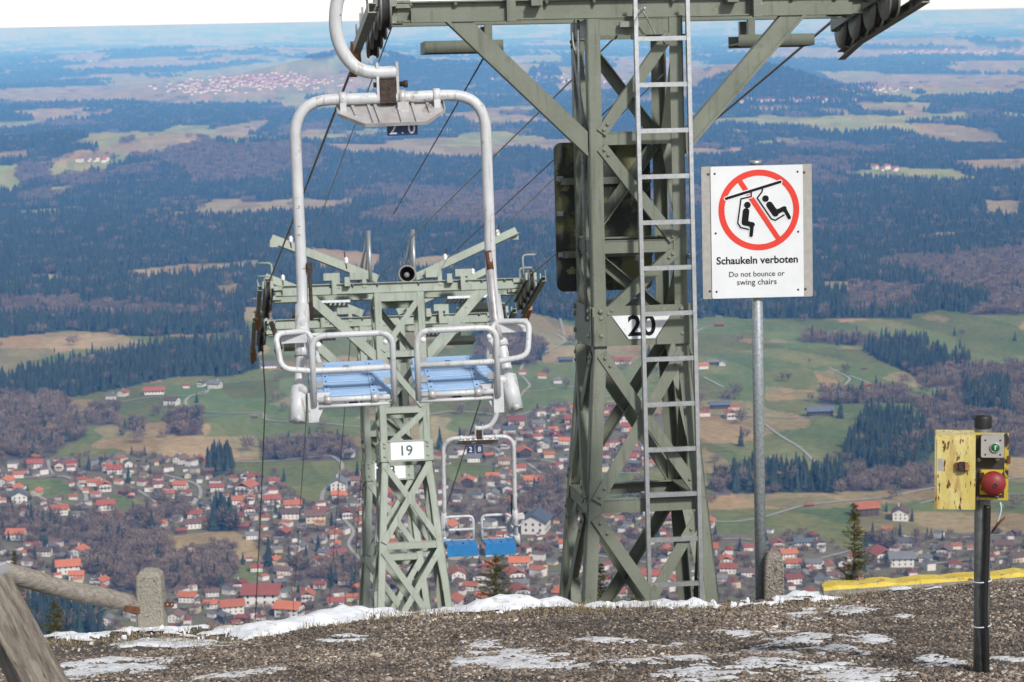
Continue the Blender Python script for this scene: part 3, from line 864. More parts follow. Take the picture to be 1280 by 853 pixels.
def build_grass():
    b = MB()
    fx, fy = BANKX, BANKY

    def tuft(x, y, n, h, spread):
        for _ in range(n):
            gx = x + random.gauss(0, spread); gy = y + random.gauss(0, spread)
            gz = float(near_z(gx, gy)) - .005
            a = random.uniform(0, 6.28); l = h * random.uniform(.5, 1.3); lean = random.uniform(.15, .9) * l
            w = .0017
            p = Vector((gx, gy, gz)); d = Vector((math.cos(a), math.sin(a), 0)); s = Vector((-d.y, d.x, 0)) * w
            mid = p + d * lean * .4 + Vector((0, 0, l * .65)); top = p + d * lean + Vector((0, 0, l * random.uniform(.6, 1)))
            b.add([p - s, p + s, mid + s * .7, mid - s * .7, top], [(0, 1, 2, 3), (3, 2, 4)])
    for _ in range(340):
        x = random.uniform(-3.0, 1.9)
        dense = random.random()
        y = float(np.interp(x, fx, fy)) + random.gauss(-.08, .16)
        tuft(x, y, random.randint(5, 14), random.uniform(.02, .055), .035)
    for px, py, n, h in ((1035, 728, 130, .11), (1018, 731, 60, .08), (260, 790, 60, .05), (480, 772, 60, .06), (470, 775, 60, .05), (525, 772, 70, .06), (560, 768, 50, .05), (740, 765, 90, .05), (790, 758, 60, .06),
                         (130, 790, 40, .05), (100, 788, 40, .06), (60, 790, 40, .06), (180, 785, 40, .06), (215, 786, 40, .05), (725, 752, 20, .11), (735, 754, 16, .12), (785, 752, 14, .10), (65, 778, 14, .12), (620, 772, 60, .04), (700, 768, 60, .04)):
        c = gh(px, py); tuft(c.x, c.y, n, h, .07)
    for _ in range(120):
        c = gh(random.uniform(40, 1000), random.uniform(770, 850)); tuft(c.x, c.y, random.randint(3, 10), .025, .03)
    o = b.build("dry_grass", "dry_grass")
    tag(o, "short dry yellow grass along the rim", "grass", kind="stuff")


build_grass()

# ------------------------------------------------------------------ lift line geometry
LINE = math.radians(7.4)
LDIR = Vector((-math.sin(LINE), math.cos(LINE), 0))


def tower_matrix(px, py, d, tilt, half_depth=.32):
    """frame of a tower: x across the line, y downhill, z up the shaft (leaning downhill)."""
    p = W(px, py, d) + LDIR * half_depth
    return Matrix.Translation(p) @ Matrix.Rotation(LINE, 4, 'Z') @ Matrix.Rotation(-math.radians(tilt), 4, 'X')


def lattice_tower(num, M, paint, label, depth_below, digit_mat, square_plate, extras):
    T = thing("lift_tower", label, "tower", M)
    hw, hd = .305, .32
    zb = -2.05                         # bottom of the straight shaft
    zl = -depth_below
    fl = .081                          # flare per metre

    def half(z): return (hw, hd) if z >= zb else (hw + (zb - z) * fl, hd + (zb - z) * fl * 1.25)

    def corner(sx, sy, z):
        a, c = half(z); return Vector((sx * a, sy * c, z))
    A = .085
    for sx in (-1, 1):
        for sy in (-1, 1):
            b = MB()
            for z0, z1 in ((0, zb), (zb, zl)):
                p0 = corner(sx, sy, z0); p1 = corner(sx, sy, z1)
                # two flanges of an angle bar, hugging the outside corner
                t = (p1 - p0).normalized()
                b.prism(p0, p1, [(0, 0), (A, 0), (A, .01), (.01, .01), (.01, A), (0, A)] if sx * sy < 0 else [(0, 0), (0, A), (.01, A), (.01, .01), (A, .01), (A, 0)],
                        (-sx, 0, 0) if True else (0, 0, 0)) if False else None
                ux = Vector((-sx, 0, 0)); uy = Vector((0, -sy, 0))
                for (dv, w, th) in ((ux, A, uy), (uy, A, ux)):
                    q = [p0, p0 + dv * w, p0 + dv * w + th * .01, p0 + th * .01]
                    r = [p1, p1 + dv * w, p1 + dv * w + th * .01, p1 + th * .01]
                    b.add(q + r, [(0, 1, 5, 4), (1, 2, 6, 5), (2, 3, 7, 6), (3, 0, 4, 7), (0, 3, 2, 1), (4, 5, 6, 7)])
            b.build("leg", paint, T)

    def face_pt(face, s, z, inset=0.0):
        """s in -1..1 across a face; faces f b l r"""
        a, c = half(z)
        return {'f': Vector((s * (a - .04), -c - inset, z)), 'b': Vector((s * (a - .04), c + inset, z)),
                'l': Vector((-a - inset, s * (c - .04), z)), 'r': Vector((a + inset, s * (c - .04), z))}[face]
    nrm = {'f': Vector((0, -1, 0)), 'b': Vector((0, 1, 0)), 'l': Vector((-1, 0, 0)), 'r': Vector((1, 0, 0))}

    def brace(face, s0, z0, s1, z1, w=.07, off=.004, flange=1):
        p0 = face_pt(face, s0, z0, off); p1 = face_pt(face, s1, z1, off)
        b = MB(); n = nrm[face]
        t = (p1 - p0).normalized(); v = t.cross(n).normalized()
        # angle bar: flat leg on the face, the other pointing inward or outward
        b.add([p0 - v * w / 2, p0 + v * w / 2, p0 + v * w / 2 + n * .008, p0 - v * w / 2 + n * .008,
               p1 - v * w / 2, p1 + v * w / 2, p1 + v * w / 2 + n * .008, p1 - v * w / 2 + n * .008],
              [(0, 1, 5, 4), (1, 2, 6, 5), (2, 3, 7, 6), (3, 0, 4, 7), (0, 3, 2, 1), (4, 5, 6, 7)])
        e = v * (w / 2) * flange; k = -n * .055
        b.add([p0 + e, p0 + e + k, p0 + e * .78 + k, p0 + e * .78, p1 + e, p1 + e + k, p1 + e * .78 + k, p1 + e * .78],
              [(0, 1, 5, 4), (1, 2, 6, 5), (2, 3, 7, 6), (3, 0, 4, 7), (0, 3, 2, 1), (4, 5, 6, 7)])
        b.build("brace", paint, T)
        if num == "20" and face in 'fl':
            for q in (p0.lerp(p1, .03), p0.lerp(p1, .085), p1.lerp(p0, .03), p1.lerp(p0, .085)):
                k = MB(); k.lathe(q + n * .008, n, [(0, .012), (.008, .011), (.010, .006), (.011, 0)], 7); k.build("bolt", paint, T)

    def ring(z, h=.075):
        for face in 'fblr':
            p0 = face_pt(face, -1.1, z, -.014); p1 = face_pt(face, 1.1, z, -.014)
            b = MB(); n = nrm[face]; u = Vector((0, 0, h / 2))
            for (c, du, dn) in ((Vector((0, 0, 0)), u, n * .005), (Vector((0, 0, h / 2)), Vector((0, 0, .005)), n * .035)):
                off = c - (n * .03 if dn.length > .02 else n * 0)
                q = []
                for p in (p0, p1):
                    q += [p + off - du - dn, p + off + du - dn, p + off + du + dn, p + off - du + dn]
                b.add(q, [(0, 1, 5, 4), (1, 2, 6, 5), (2, 3, 7, 6), (3, 0, 4, 7), (0, 3, 2, 1), (4, 5, 6, 7)])
            b.build("cross_member", paint, T)
    ring(-.055, .10); ring(-.75); ring(-1.43); ring(-3.06, .08)
    # diagonals, front and back opposite
    for face, sg in (('f', 1), ('b', -1), ('l', 1), ('r', -1)):
        brace(face, .85 * sg, -.10, -.85 * sg, -.71)
        brace(face, -.85 * sg, -.80, .85 * sg, -1.39)
        brace(face, .85 * sg, -1.47, -.85 * sg, -1.86)
        brace(face, -.95 * sg, -2.10, .95 * sg, -2.98, .07)
        brace(face, .95 * sg, -2.10, -.95 * sg, -3.02, .075, .014, -1)
        zz = max(zl + .1, -4.3)
        brace(face, -.95 * sg, -3.12, .95 * sg, zz, .075, .014)
        brace(face, .95 * sg, -3.12, -.95 * sg, zz, .07, .004, -1)
    # splice plates round the shaft with bolts
    for face in 'fblr':
        b = MB(); n = nrm[face]
        a, c = half(-1.93); wv = a if face in 'fb' else c
        cen = n * ((c if face in 'fb' else a) + .012) + Vector((0, 0, -1.925))
        sz = (2 * wv + .012, .012, .25) if face in 'fb' else (.012, 2 * wv - .02, .25)
        b.box(cen, sz)
        b.build("splice_plate", paint, T)
        if face in 'fl':
            for s in (-1, 1):
                for z in (-1.83, -1.875, -1.985):
                    b = MB(); tang = Vector((1, 0, 0)) if face == 'f' else Vector((0, 1, 0))
                    b.lathe(cen + tang * s * (wv - .045) + Vector((0, 0, z + 1.925)) + n * .005, n, [(0, .017), (.012, .016), (.016, .010), (.017, .0)], 8)
                    b.build("bolt", paint, T)
    # number plate
    y = -(hd + .0205)
    if square_plate:
        b = MB(); b.box((.01, y - .001, -1.925), (.40, .006, .21)); pl = b.build("number_plate", "white_paint", T)
        fb = MB()
        for zz in (-1, 1): fb.box((.01, y - .006, -1.925 + zz * .118), (.47, .012, .02))
        fb.build("plate_frame", paint, T)
        text_obj("number", num, None, .005, -1.985, y - .0055, digit_mat, pl, height=.125, bold=.012)
    else:
        b = MB()
        prof = [(-.19, .065), (.19, .065), (.085, -.085), (-.085, -.085)]
        b.prism((.0, y + .003, -1.925), (.0, y - .003, -1.925), prof, (1, 0, 0)) if False else None
        vs = [Vector((px_, y - dy, -1.925 + pz)) for dy in (0, .005) for px_, pz in prof]
        b.add(vs, [(3, 2, 1, 0), (4, 5, 6, 7), (0, 1, 5, 4), (1, 2, 6, 5), (2, 3, 7, 6), (3, 0, 4, 7)])
        pl = b.build("number_plate", "white_chipped", T)
        tag(pl, "chipped white plate reading 20")
        for sx in (-1, 1):
            fb = MB()
            tri = [(sx * .197, .066), (sx * .093, -.088), (sx * .093, -.124), (sx * .305, -.124), (sx * .305, .066)]
            vs = [Vector((px_, y - dy, -1.925 + pz)) for dy in (-.002, .009) for px_, pz in tri]
            f = [(0, 1, 2, 3, 4), (9, 8, 7, 6, 5)] + [(i, (i + 1) % 5, 5 + (i + 1) % 5, 5 + i) for i in range(5)]
            fb.add(vs, f); fb.build("plate_frame", paint, T)
        text_obj("number", num, None, .0, -1.993, y - .0055, digit_mat, pl, height=.135, bold=.02)
    # cross arms
    for sy in (-1, 1):
        b = MB(); b.ibeam((-1.48, sy * .27, .066), (1.48, sy * .27, .066), .125, .09, .009); b.build("cross_arm", paint, T)
        for x in (-1.40, -1.12, -.55, -.25, .25, .62, 1.02, 1.3):
            k = MB(); k.lathe((x, sy * .27 - .028, .12), (0, 0, -1), [(0, .014), (.02, .014), (.021, .009), (.035, .009), (.036, 0)], 6); k.build("bolt", "sheave_metal", T)
    for s in (-1, 1):
        x1 = 1.10 if s < 0 else 1.02
        b = MB(); q = [(x1 - .082, -.002), (x1 + .082, -.002), (.312, -.855), (.312, -.70)]
        for ya, yb, qq in ((-.318, -.228, q), (-.330, -.3185, [(x1 + .055, -.002), (x1 + .082, -.002), (.312, -.855), (.312, -.83)])):
            vs = [(s * x_, ya, z_) for x_, z_ in qq] + [(s * x_, yb, z_) for x_, z_ in qq]
            f = [(0, 1, 2, 3), (7, 6, 5, 4), (0, 4, 5, 1), (1, 5, 6, 2), (2, 6, 7, 3), (3, 7, 4, 0)]
            b.add(vs, f if s > 0 else [t[::-1] for t in f])
        b.build("arm_strut", paint, T)
        b = MB(); b.channel((s * 1.40, -.33, .035), (s * .80, -.33, .035), .075, .06, .006, (0, 0, 1), sv=s)
        b.box((s * .78, -.345, .075), (.055, .05, .17)); b.build("platform_bracket", paint, T)
        b = MB(); b.box((s * .62, -.30, .11), (.07, .16, .05)); b.box((s * .62, -.345, .14), (.06, .02, .12)); b.build("bracket", paint, T)
        b = MB()
        b.box((s * 1.02, .30, -.155), (.50, .30, .008))
        b.box((s * 1.02, .15, -.135), (.50, .01, .075)); b.box((s * 1.02, .45, -.135), (.50, .01, .075)); b.box((s * 1.27, .30, -.135), (.01, .30, .075))
        for yy in (.18, .42): b.box((s * .86, yy, -.065), (.045, .045, .13))
        b.build("walkway", paint, T)
        if extras.get("grate"):
            b = MB()
            for i in range(9): b.box((s * (.62 + i * .055), -.05, -.075), (.03, .42, .012))
            b.box((s * .84, -.27, -.08), (.5, .012, .03)); b.box((s * .84, .17, -.08), (.5, .012, .03))
            b.build("walkway_grating", "galvanised", T)
    # sheave trains
    sl = math.radians(extras.get("slope", 4))
    for s in (-1, 1):
        X = s * 1.58
        R = Matrix.Translation((X, 0, .03)) @ Matrix.Rotation(-sl, 4, 'X')
        tr = MB()
        for dx in (-.055, .055):
            tr.box((dx - s * .01, 0, .02), (.010, 1.25, .075))
        tr.box((-s * .10, -.27, .045), (.16, .09, .05)); tr.box((-s * .10, .27, .045), (.16, .09, .05))
        tr.box((0, -.62, .02), (.13, .012, .09)); tr.box((0, .62, .02), (.13, .012, .09))
        train = tr.build("sheave_train", paint, T, R)
        for i in range(4):
            yy = -.53 + i * .353
            w = MB()
            w.lathe((-.036, yy, -.012), (1, 0, 0), [(0, .018), (0, .135), (.012, .140), (.014, .118), (.018, .116)], 22)
            w.lathe((.036, yy, -.012), (-1, 0, 0), [(0, .018), (0, .135), (.012, .140), (.014, .118), (.018, .116)], 22)
            w.lathe((-.05, yy, -.012), (1, 0, 0), [(0, 0), (0, .022), (.1, .022), (.1, 0)], 10)
            wh = w.build("sheave", "sheave_metal", train)
            w = MB(); w.lathe((-.022, yy, -.012), (1, 0, 0), [(0, .128), (.010, .125), (.022, .118), (.034, .125), (.044, .128)], 22)
            w.build("tyre", "rubber", train)
        # rope catcher bar outside and below
        c = MB()
        ox = s * .13
        c.channel((ox, -.95, -.09), (ox, .55, -.09), .06, .05, .006, (0, 0, 1), sv=-s)
        c.channel((ox, .55, -.09), (ox + s * -.03, .92, -.14), .06, .05, .006, (0, 0, 1), sv=-s)
        for yy in (-.62, -.2, .0, .4): c.box((ox - s * .02, yy, -.03), (.012, .03, .16))
        c.tube([(ox, -.92, -.06), (ox, -.92, .02)], .005, 6)
        c.build("rope_catcher", paint if num != "20" else "sheave_metal", train)
        if (num == "20" and s < 0) or num != "20":
            k = MB(); k.bar((ox - s * .01, .50, -.10), (ox - s * .02, .86, -.165), .05, .12); k.build("wood_block", "wood_block", train)
        for yy, hh in ((-.40, .34), (-.05, .26), (.3, .2)):
            g = MB(); g.tube(round_corner([(-s * .06, yy, .03), (-s * .06, yy, hh), (s * .10, yy, hh)], .05, 4), .012, 8); g.build("rope_guard", paint, train)
    return T


# tower 20, the near one
M20 = tower_matrix(793, 26, 15.0, 3.0)
M19 = tower_matrix(499, 374, 29.0, 15.0)
M18 = tower_matrix(478, 416, 31.6, 17.0)
T20 = lattice_tower("20", M20, "tower_paint", "near dark green lattice tower with ladder and number plate 20", 4.5, "black_paint", False, {"slope": 7})


def ladder(T):
    x0 = .155; hw = .165; y = -.405
    L = MB()
    top = Vector((0, y, .115)); bot = Vector((0, y - .07, -3.72))
    rails = []
    root = None
    for s in (-1, 1):
        b = MB(); p0 = top + Vector((x0 + s * hw, 0, 0)); p1 = bot + Vector((x0 + s * hw, 0, 0))
        b.prism(p0, p1, [(-.0225, -.012), (.0225, -.012), (.0225, .012), (-.0225, .012)], (0, 1, 0))
        o = b.build("ladder" if root is None else "ladder_rail", "aluminium", T if root is None else root)
        if root is None: root = o
    for i in range(14):
        z = -.135 - i * .2855
        if z < -3.7: break
        yy = y - .07 * (z - .115) / (-3.835)
        b = MB(); b.box((x0, yy, z), (2 * hw - .024, .028, .028)); b.build("rung", "aluminium", root)
        b = MB(); b.box((x0, yy - .0145, z - .010), (2 * hw - .03, .002, .006)); b.build("rung_lip", "aluminium", root) if i < 0 else None
    for z in (-.12, -1.5, -3.0):
        b = MB(); b.box((x0 - hw + .0, -.36, z), (.03, .09, .03)); b.build("ladder_bracket", "galvanised", root)
        b = MB(); b.box((x0 + hw + .0, -.36, z), (.03, .09, .03)); b.build("ladder_bracket", "galvanised", root)


ladder(T20)


def back_panel(T):
    b = MB(); w, h, r = .32, .49, .05
    out = []
    for cx, cz, a0 in ((w - r, h - r, 0), (-w + r, h - r, 90), (-w + r, -h + r, 180), (w - r, -h + r, 270)):
        for k in range(6):
            a = math.radians(a0 + k * 18); out.append((cx + r * math.cos(a), cz + r * math.sin(a)))
    c = Vector((-.10, .42, -1.255))
    n = len(out)
    vs = [c + Vector((x, -.002, z)) for x, z in out] + [c + Vector((x, .004, z)) for x, z in out]
    b.add(vs, [tuple(range(n - 1, -1, -1)), tuple(range(n, 2 * n))] + [(i, (i + 1) % n, n + (i + 1) % n, n + i) for i in range(n)])
    p = b.build("notice_panel", "lichen_panel", T); tag(p, "dark panel back mottled with yellow lichen")
    for z in (-1.02, -1.50):
        b = MB(); b.box((-.08, .40, z), (.60, .03, .045)); b.build("panel_rail", "tower_paint", T)
    for x, z in ((-.385, -1.0), (-.385, -1.5), (-.39, -1.23)):
        b = MB(); b.box((x, .412, z), (.045, .012, .032)); b.build("clip", "galvanised_pole", T)


back_panel(T20)
b = MB(); b.tube(smooth_path([(-.36, -.2, .0), (-.375, -.2, -.10), (-.36, -.2, -.19), (-.335, -.2, -.10), (-.345, -.2, -.02)], 8), .006, 6); b.build("wire_loop", "thin_wire", T20)
b = MB(); b.tube([(-.34, -.22, .0), (-.34, -.20, -.4), (-.325, -.18, -.75), (-.33, -.2, -1.9)], .010, 8); b.build("conduit", "galvanised_pole", T20)
b = MB(); b.tube(smooth_path([(.02, -.38, .06), (.05, -.40, .02), (.09, -.39, -.05), (.12, -.39, -.11)], 6), .006, 6)
b.box((-.04, -.355, -.04), (.12, .03, .035)); b.box((.0, -.385, .03), (.04, .05, .04)); b.build("wire_clamp", "sheave_metal", T20)

T19 = lattice_tower("19", M19, "tower_paint_lit", "pale green lattice tower with white number plate 19", 5.3, "digit_green", True, {"slope": 4, "grate": 1})
T18 = lattice_tower("18", M18, "tower_paint_lit", "pale green lattice tower mostly hidden behind tower 19", 5.2, "black_paint", True, {"slope": 5, "grate": 1})


def head_gear(T, near):
    # V-shaped wire arms, masts, insulators on top of a head
    for s in (-1, 1):
        b = MB(); p0 = Vector((s * .25, -.10, .16)); p1 = Vector((s * 1.52, -.10, .70))
        b.angle(p0, p1, .10, .008, (0, 0, 1), sv=1); b.box(p1 + Vector((-s * .05, 0, -.02)), (.10, .012, .09))
        b.build("wire_arm", "tower_paint_lit", T)
        for f in (.28, .80):
            p = p0.lerp(p1, f) + Vector((0, .0, .09))
            b = MB(); b.lathe(p, (0, 0, 1), [(0, .01), (.01, .024), (.025, .028), (.035, .018), (.045, .028), (.065, .024), (.08, .014), (.09, 0)], 12); b.build("insulator", "porcelain", T)
            b = MB(); b.tube([p + Vector((0, 0, -.06)), p + Vector((s * .02, 0, .15))], .008, 6); b.build("insulator_pin", "rusty_dark", T)
        if near:
            b = MB(); b.tube([(s * .27 - .05, -.1, .13), (s * .27 - .05, -.1, .80)], .024, 10); b.build("mast", "galvanised", T)
            b = MB(); b.tube([(s * .27 - .19, .25, .16), (s * .27 - .06, -.08, .77)], .018, 8); b.tube([(s * .27 - .10, .35, .16), (s * .27 - .055, -.08, .66)], .014, 8); b.build("mast_stay", "galvanised", T)
    for x in (.42, .78, -.50, -.82):
        b = MB(); b.box((x, -.22, .22), (.16, .12, .09)); b.box((x + .09, -.26, .17), (.05, .05, .19)); b.build("bracket", "tower_paint_lit", T)


head_gear(T19, True); head_gear(T18, False)

# loudspeaker on tower 19
Msp = M19 @ Matrix.Translation((.12, -.16, .235))
sp = thing("loudspeaker", "round horn loudspeaker on top of tower 19", "loudspeaker", Msp)
b = MB(); b.lathe((0, 0, 0), (0, 1, 0), [(-.06, .092), (-.07, .108), (-.05, .112), (.05, .10), (.16, .085), (.2, .05), (.2, 0)], 26); b.build("shell", "speaker_shell", sp)
b = MB(); b.lathe((0, 0, 0), (0, 1, 0), [(-.06, .092), (.02, .07), (.10, .035)], 26); b.build("horn", "black_paint", sp)
b = MB(); b.lathe((0, 0, 0), (0, 1, 0), [(.0, .0), (.004, .02), (.02, .034), (.05, .036), (.1, .036)], 18); b.build("horn_core", "speaker_shell", sp)
b = MB(); b.box((0, .03, -.11), (.05, .06, .03)); b.box((0, .03, -.126), (.14, .1, .01)); b.build("bracket", "tower_paint_lit", sp)

# ------------------------------------------------------------------ chairs
S = .00433


def make_chair(M, grip_w, label, digits, seat_mat, hs, front=False):
    """chair frame: x across, y where the rider faces, z up; origin on the top bar. hs: side the hanger bows to"""
    C = thing("lift_chair", label, "chairlift chair", M)
    inv = M.inverted(); g = inv @ grip_w
    r = 0.0305
    pts = []
    for s in (-1, 1):
        pass
    path = round_corner([(-.585, -.30, -1.66), (-.54, -.16, -1.34), (-.518, -.02, -1.06), (-.518, 0, 0), (.518, 0, 0), (.518, -.02, -1.06), (.54, -.16, -1.34), (.585, -.30, -1.66)], .20, 8)
    b = MB(); b.tube(path, r, 14); b.build("bail", "chair_white", C)
    for s in (-1, 1):
        b = MB(); b.tube([(s * .522, -.055, -1.10), (s * .54, -.16, -1.34), (s * .545, -.175, -1.37)], .0395, 14); b.build("sleeve", "chair_white", C)
        b = MB(); b.tube([(s * .565, -.24, -1.52), (s * .59, -.318, -1.70)], .045, 14)
        b.lathe((s * .587, -.362, -1.672), (0, -1, .35), [(0, .02), (.012, .02), (.014, .012), (.02, .012), (.021, 0)], 8); b.build("foot_sleeve", "chair_white", C)
        b = MB(); b.box((s * .50, -.30, -1.625), (.055, .05, .16)); b.add([(s * .475, -.30, -1.55), (s * .405, -.30, -1.55), (s * .475, -.30, -1.70), (s * .475, -.29, -1.55), (s * .405, -.29, -1.55), (s * .475, -.29, -1.70)], [(0, 1, 2), (3, 5, 4), (0, 3, 4, 1), (1, 4, 5, 2), (2, 5, 3, 0)])
        b.tube([(s * .57, -.27, -1.535), (s * .475, -.28, -1.535)], .026, 12); b.build("seat_bracket", "chair_white", C)
        # arm frame: bar behind the hoop out past the bail, round and back
        arm = round_corner([(s * .055, -.335, -1.425), (s * .50, -.335, -1.425), (s * .66, -.36, -1.40), (s * .685, -.30, -1.22), (s * .50, -.20, -1.225), (s * .45, -.31, -1.42)], .05, 5)
        b = MB(); b.tube(arm, .019 if front else .0158, 10); b.build("arm_frame", "chair_white", C)
        b = MB(); b.box((s * .60, -.22, -1.25), (.17, .012, .07)); b.build("arm_plate", "chair_white", C)
        # backrest hoop
        hoop = round_corner([(s * .065, -.33, -1.615), (s * .065, -.36, -1.235), (s * .495, -.36, -1.235), (s * .495, -.33, -1.615)], .075, 7)
        b = MB(); b.tube(hoop, .021 if front else .0165, 12)
        b.build("backrest_hoop", "chair_white", C)
        for xx in (.10, .46):
            for zz in (-1.40, -1.50): 
                k = MB(); k.box((s * xx, -.33, zz), (.035, .006, .035)); k.build("tab", "steel_plate", C)
            k = MB(); k.lathe((s * xx, -.342, -1.285), (0, -1, 0), [(0, .016), (.012, .016), (.013, 0)], 10); k.build("bumper", "porcelain", C)
        # seat, sprung up at the front
        x0, x1 = s * .055, s * .505
        cx = (x0 + x1) / 2; up = math.radians(2 if front else 20)
        SM = Matrix.Translation((cx, -.30, -1.585)) @ Matrix.Rotation(up, 4, 'X')
        k = MB(); k.box((0, .20, -.022), (.40, .36, .012)); k.box((0, .20, -.040), (.05, .36, .03))
        if seat_mat == "seat_blue_deep":
            k.box((0, .412, -.075), (.45, .016, .165)); k.box((0, .20, -.034), (.43, .35, .02))
        seat = k.build("seat", seat_mat if seat_mat == "seat_blue_deep" else "plate_blue", C, SM)
        for i in range(5):
            k = MB(); d0 = .012 + i * .078; w = .071
            k.prism((-.225 if i < 4 else -.21, d0 + w / 2, 0), (.225 if i < 4 else .21, d0 + w / 2, 0), [(-.011, -w / 2), (.009, -w / 2), (.012, -w / 2 + .004), (.012, w / 2 - .004), (.009, w / 2), (-.011, w / 2)], (0, 0, 1))
            k.build("slat", seat_mat, seat)
        for xx in (-.14, .11):
            k = MB(); k.box((xx, .19, .0145), (.032, .37, .005)); k.build("strap", seat_mat, seat)
            for i in range(6):
                k = MB(); k.lathe((xx, .04 + i * .06, .017), (0, 0, 1), [(0, .006), (.003, .005), (.004, 0)], 6); k.build("rivet", "plate_blue", seat)
            k = MB(); k.tube([(xx - .018, -.012, .0), (xx + .018, -.012, .0)], .024, 10); k.build("hinge", "tray_metal", seat)
        k = MB(); k.tube([(-.22, -.012, 0), (.22, -.012, 0)], .0155, 10); k.build("hinge_bar", "chair_white", seat)
        k = MB(); k.box((-.02, .30, .020), (.03, .03, .016)); k.build("stud", "plate_blue", seat)
        k = MB(); k.tube([(-.21, -.02, -.035), (.21, -.02, -.035)], .010, 8); k.build("lower_bar", "chair_white", seat)
    # raised restraint bar tubes beside the bail
    b = MB(); b.tube([(.50, -.10, -.86), (.51, -.20, -1.20), (.53, -.24, -1.32)], .017, 8); b.build("restraint_bar", "tray_metal", C)
    b = MB(); b.tube([(.497, -.095, -.85), (.503, -.125, -.95)], .019, 8); b.build("restraint_grip", "rust", C)
    b = MB(); b.tube([(-.70, -.20, -1.17), (-.66, -.30, -1.30)], .014, 8); b.tube([(-.69, -.32, -1.30), (-.655, -.36, -1.40)], .007, 6); b.build("restraint_bar", "rusty_dark", C)
    b = MB(); b.tube([(-.475, -.04, -.9), (-.478, -.11, -1.18)], .010, 8); b.box((-.475, -.04, -.9), (.03, .03, .05)); b.build("restraint_bar", "rusty_dark", C)
    # tray under the top bar
    y0, y1 = .05, -.24
    out = [(-.29, y0), (.29, y0), (.29, -.10), (.175, y1), (-.155, y1), (-.29, -.10)]
    TM = Matrix.Translation((.0, 0, -.045)) @ Matrix.Rotation(math.radians(24), 4, 'X')
    b = MB(); n = 6
    vs = [(x, y, 0) for x, y in out] + [(x, y, -.004) for x, y in out]
    b.add(vs, [tuple(range(n)), tuple(range(2 * n - 1, n - 1, -1))] + [(i, n + i, n + (i + 1) % n, (i + 1) % n) for i in range(n)])
    tray = b.build("tray", "tray_metal", C, TM)
    for i in range(2, 6):
        (xa, ya), (xb, yb) = out[i - 1 if i > 1 else i], out[i % 6]
        k = MB(); k.bar((xa, ya, .008), (xb, yb, .008), .004, .02); k.build("tray_lip", "tray_metal", tray)
    for xx in (-.21, -.12, -.085, .04, .12, .20):
        k = MB(); k.bar((xx, y0, .006), (xx + (.02 if xx < 0 else .01), y1 + .012 if abs(xx) < .15 else -.11, .006), .016, .014); k.build("tray_rib", "tray_metal", tray)
    for s in (-1, 1):
        k = MB(); k.tube([(s * .255 - .018, 0, 0), (s * .255 + .018, 0, 0)], .040, 14); k.box((s * .255, -.03, -.045), (.034, .02, .05)); k.build("pipe_clamp", "chair_white", C)
    k = MB(); k.tube([(.05, 0, 0), (.085, 0, 0)], .041, 14); k.box((.068, -.035, -.055), (.06, .04, .06)); k.build("pipe_clamp", "tray_metal", C)
    # pivot block and hanger
    piv = Vector((0, 0, .095))
    k = MB(); k.box((-.01, 0, .035), (.085, .075, .125)); k.build("pivot_block", "rusty_dark", C)
    for dx in (-.062, .045):
        k = MB(); k.box((dx, 0, .095), (.014, .06, .19)); k.build("pivot_cheek", "chair_white", C)
    k = MB(); k.lathe((-.085, 0, .07), (1, 0, 0), [(0, 0), (0, .014), (.165, .014), (.165, .020), (.185, .020), (.185, 0)], 8); k.build("pivot_bolt", "rusty_dark", C)
    hook = smooth_path([(hs * -.045, 0, .135), (hs * .06, 0, .135), (hs * .17, 0, .165), (hs * .245, 0, .26), (hs * .275, 0, .38), (hs * .262, 0, .52), (hs * .21, 0, .64), (hs * .12, 0, g.z - .10), (g.x + hs * .03, g.y, g.z - .03)], 7)
    k = MB(); k.tube(hook, .036, 16); k.build("hanger", "chair_white", C)
    k = MB(); k.box((g.x, g.y, g.z), (.07, .22, .08)); k.box((g.x, g.y, g.z + .05), (.04, .14, .04)); k.build("grip", "rusty_dark", C)
    # number plate
    if not front:
        k = MB(); k.box((.048, -.165, -.161), (.164, .006, .078)); pl = k.build("number_plate", "plate_blue", C, Matrix.Identity(4))
        for dg, xx in zip(digits, (-.002, .098)):
            text_obj("digit", dg, None, xx, -.191, -.1695, "white_paint", pl, height=.062, bold=.01)
        k = MB(); k.lathe((.048, -.168, -.187), (0, -1, 0), [(0, .007), (.004, .006), (.005, 0)], 8); k.build("screw", "steel_plate", pl)
    else:
        for dg, xx in zip(digits, (.13, .0)):
            k = MB(); k.box((xx, .10, -.155), (.095, .006, .115)); pl = k.build("number_plate", "plate_blue", C)
            t = text_obj("digit", dg, None, 0, 0, 0, "white_paint", pl, height=.075, bold=.01)
            t.matrix_local = Matrix.Translation((xx, .1045, -.192)) @ Matrix.Rotation(math.pi, 4, 'Z') @ Matrix.Rotation(math.pi / 2, 4, 'X')
    return C


def sheave_top(M, s, y=0.0): return M @ Vector((s * 1.58, y, .03 + .118))


L20, L19, L18 = (sheave_top(m, -1) for m in (M20, M19, M18))
R20, R19, R18 = (sheave_top(m, 1) for m in (M20, M19, M18))
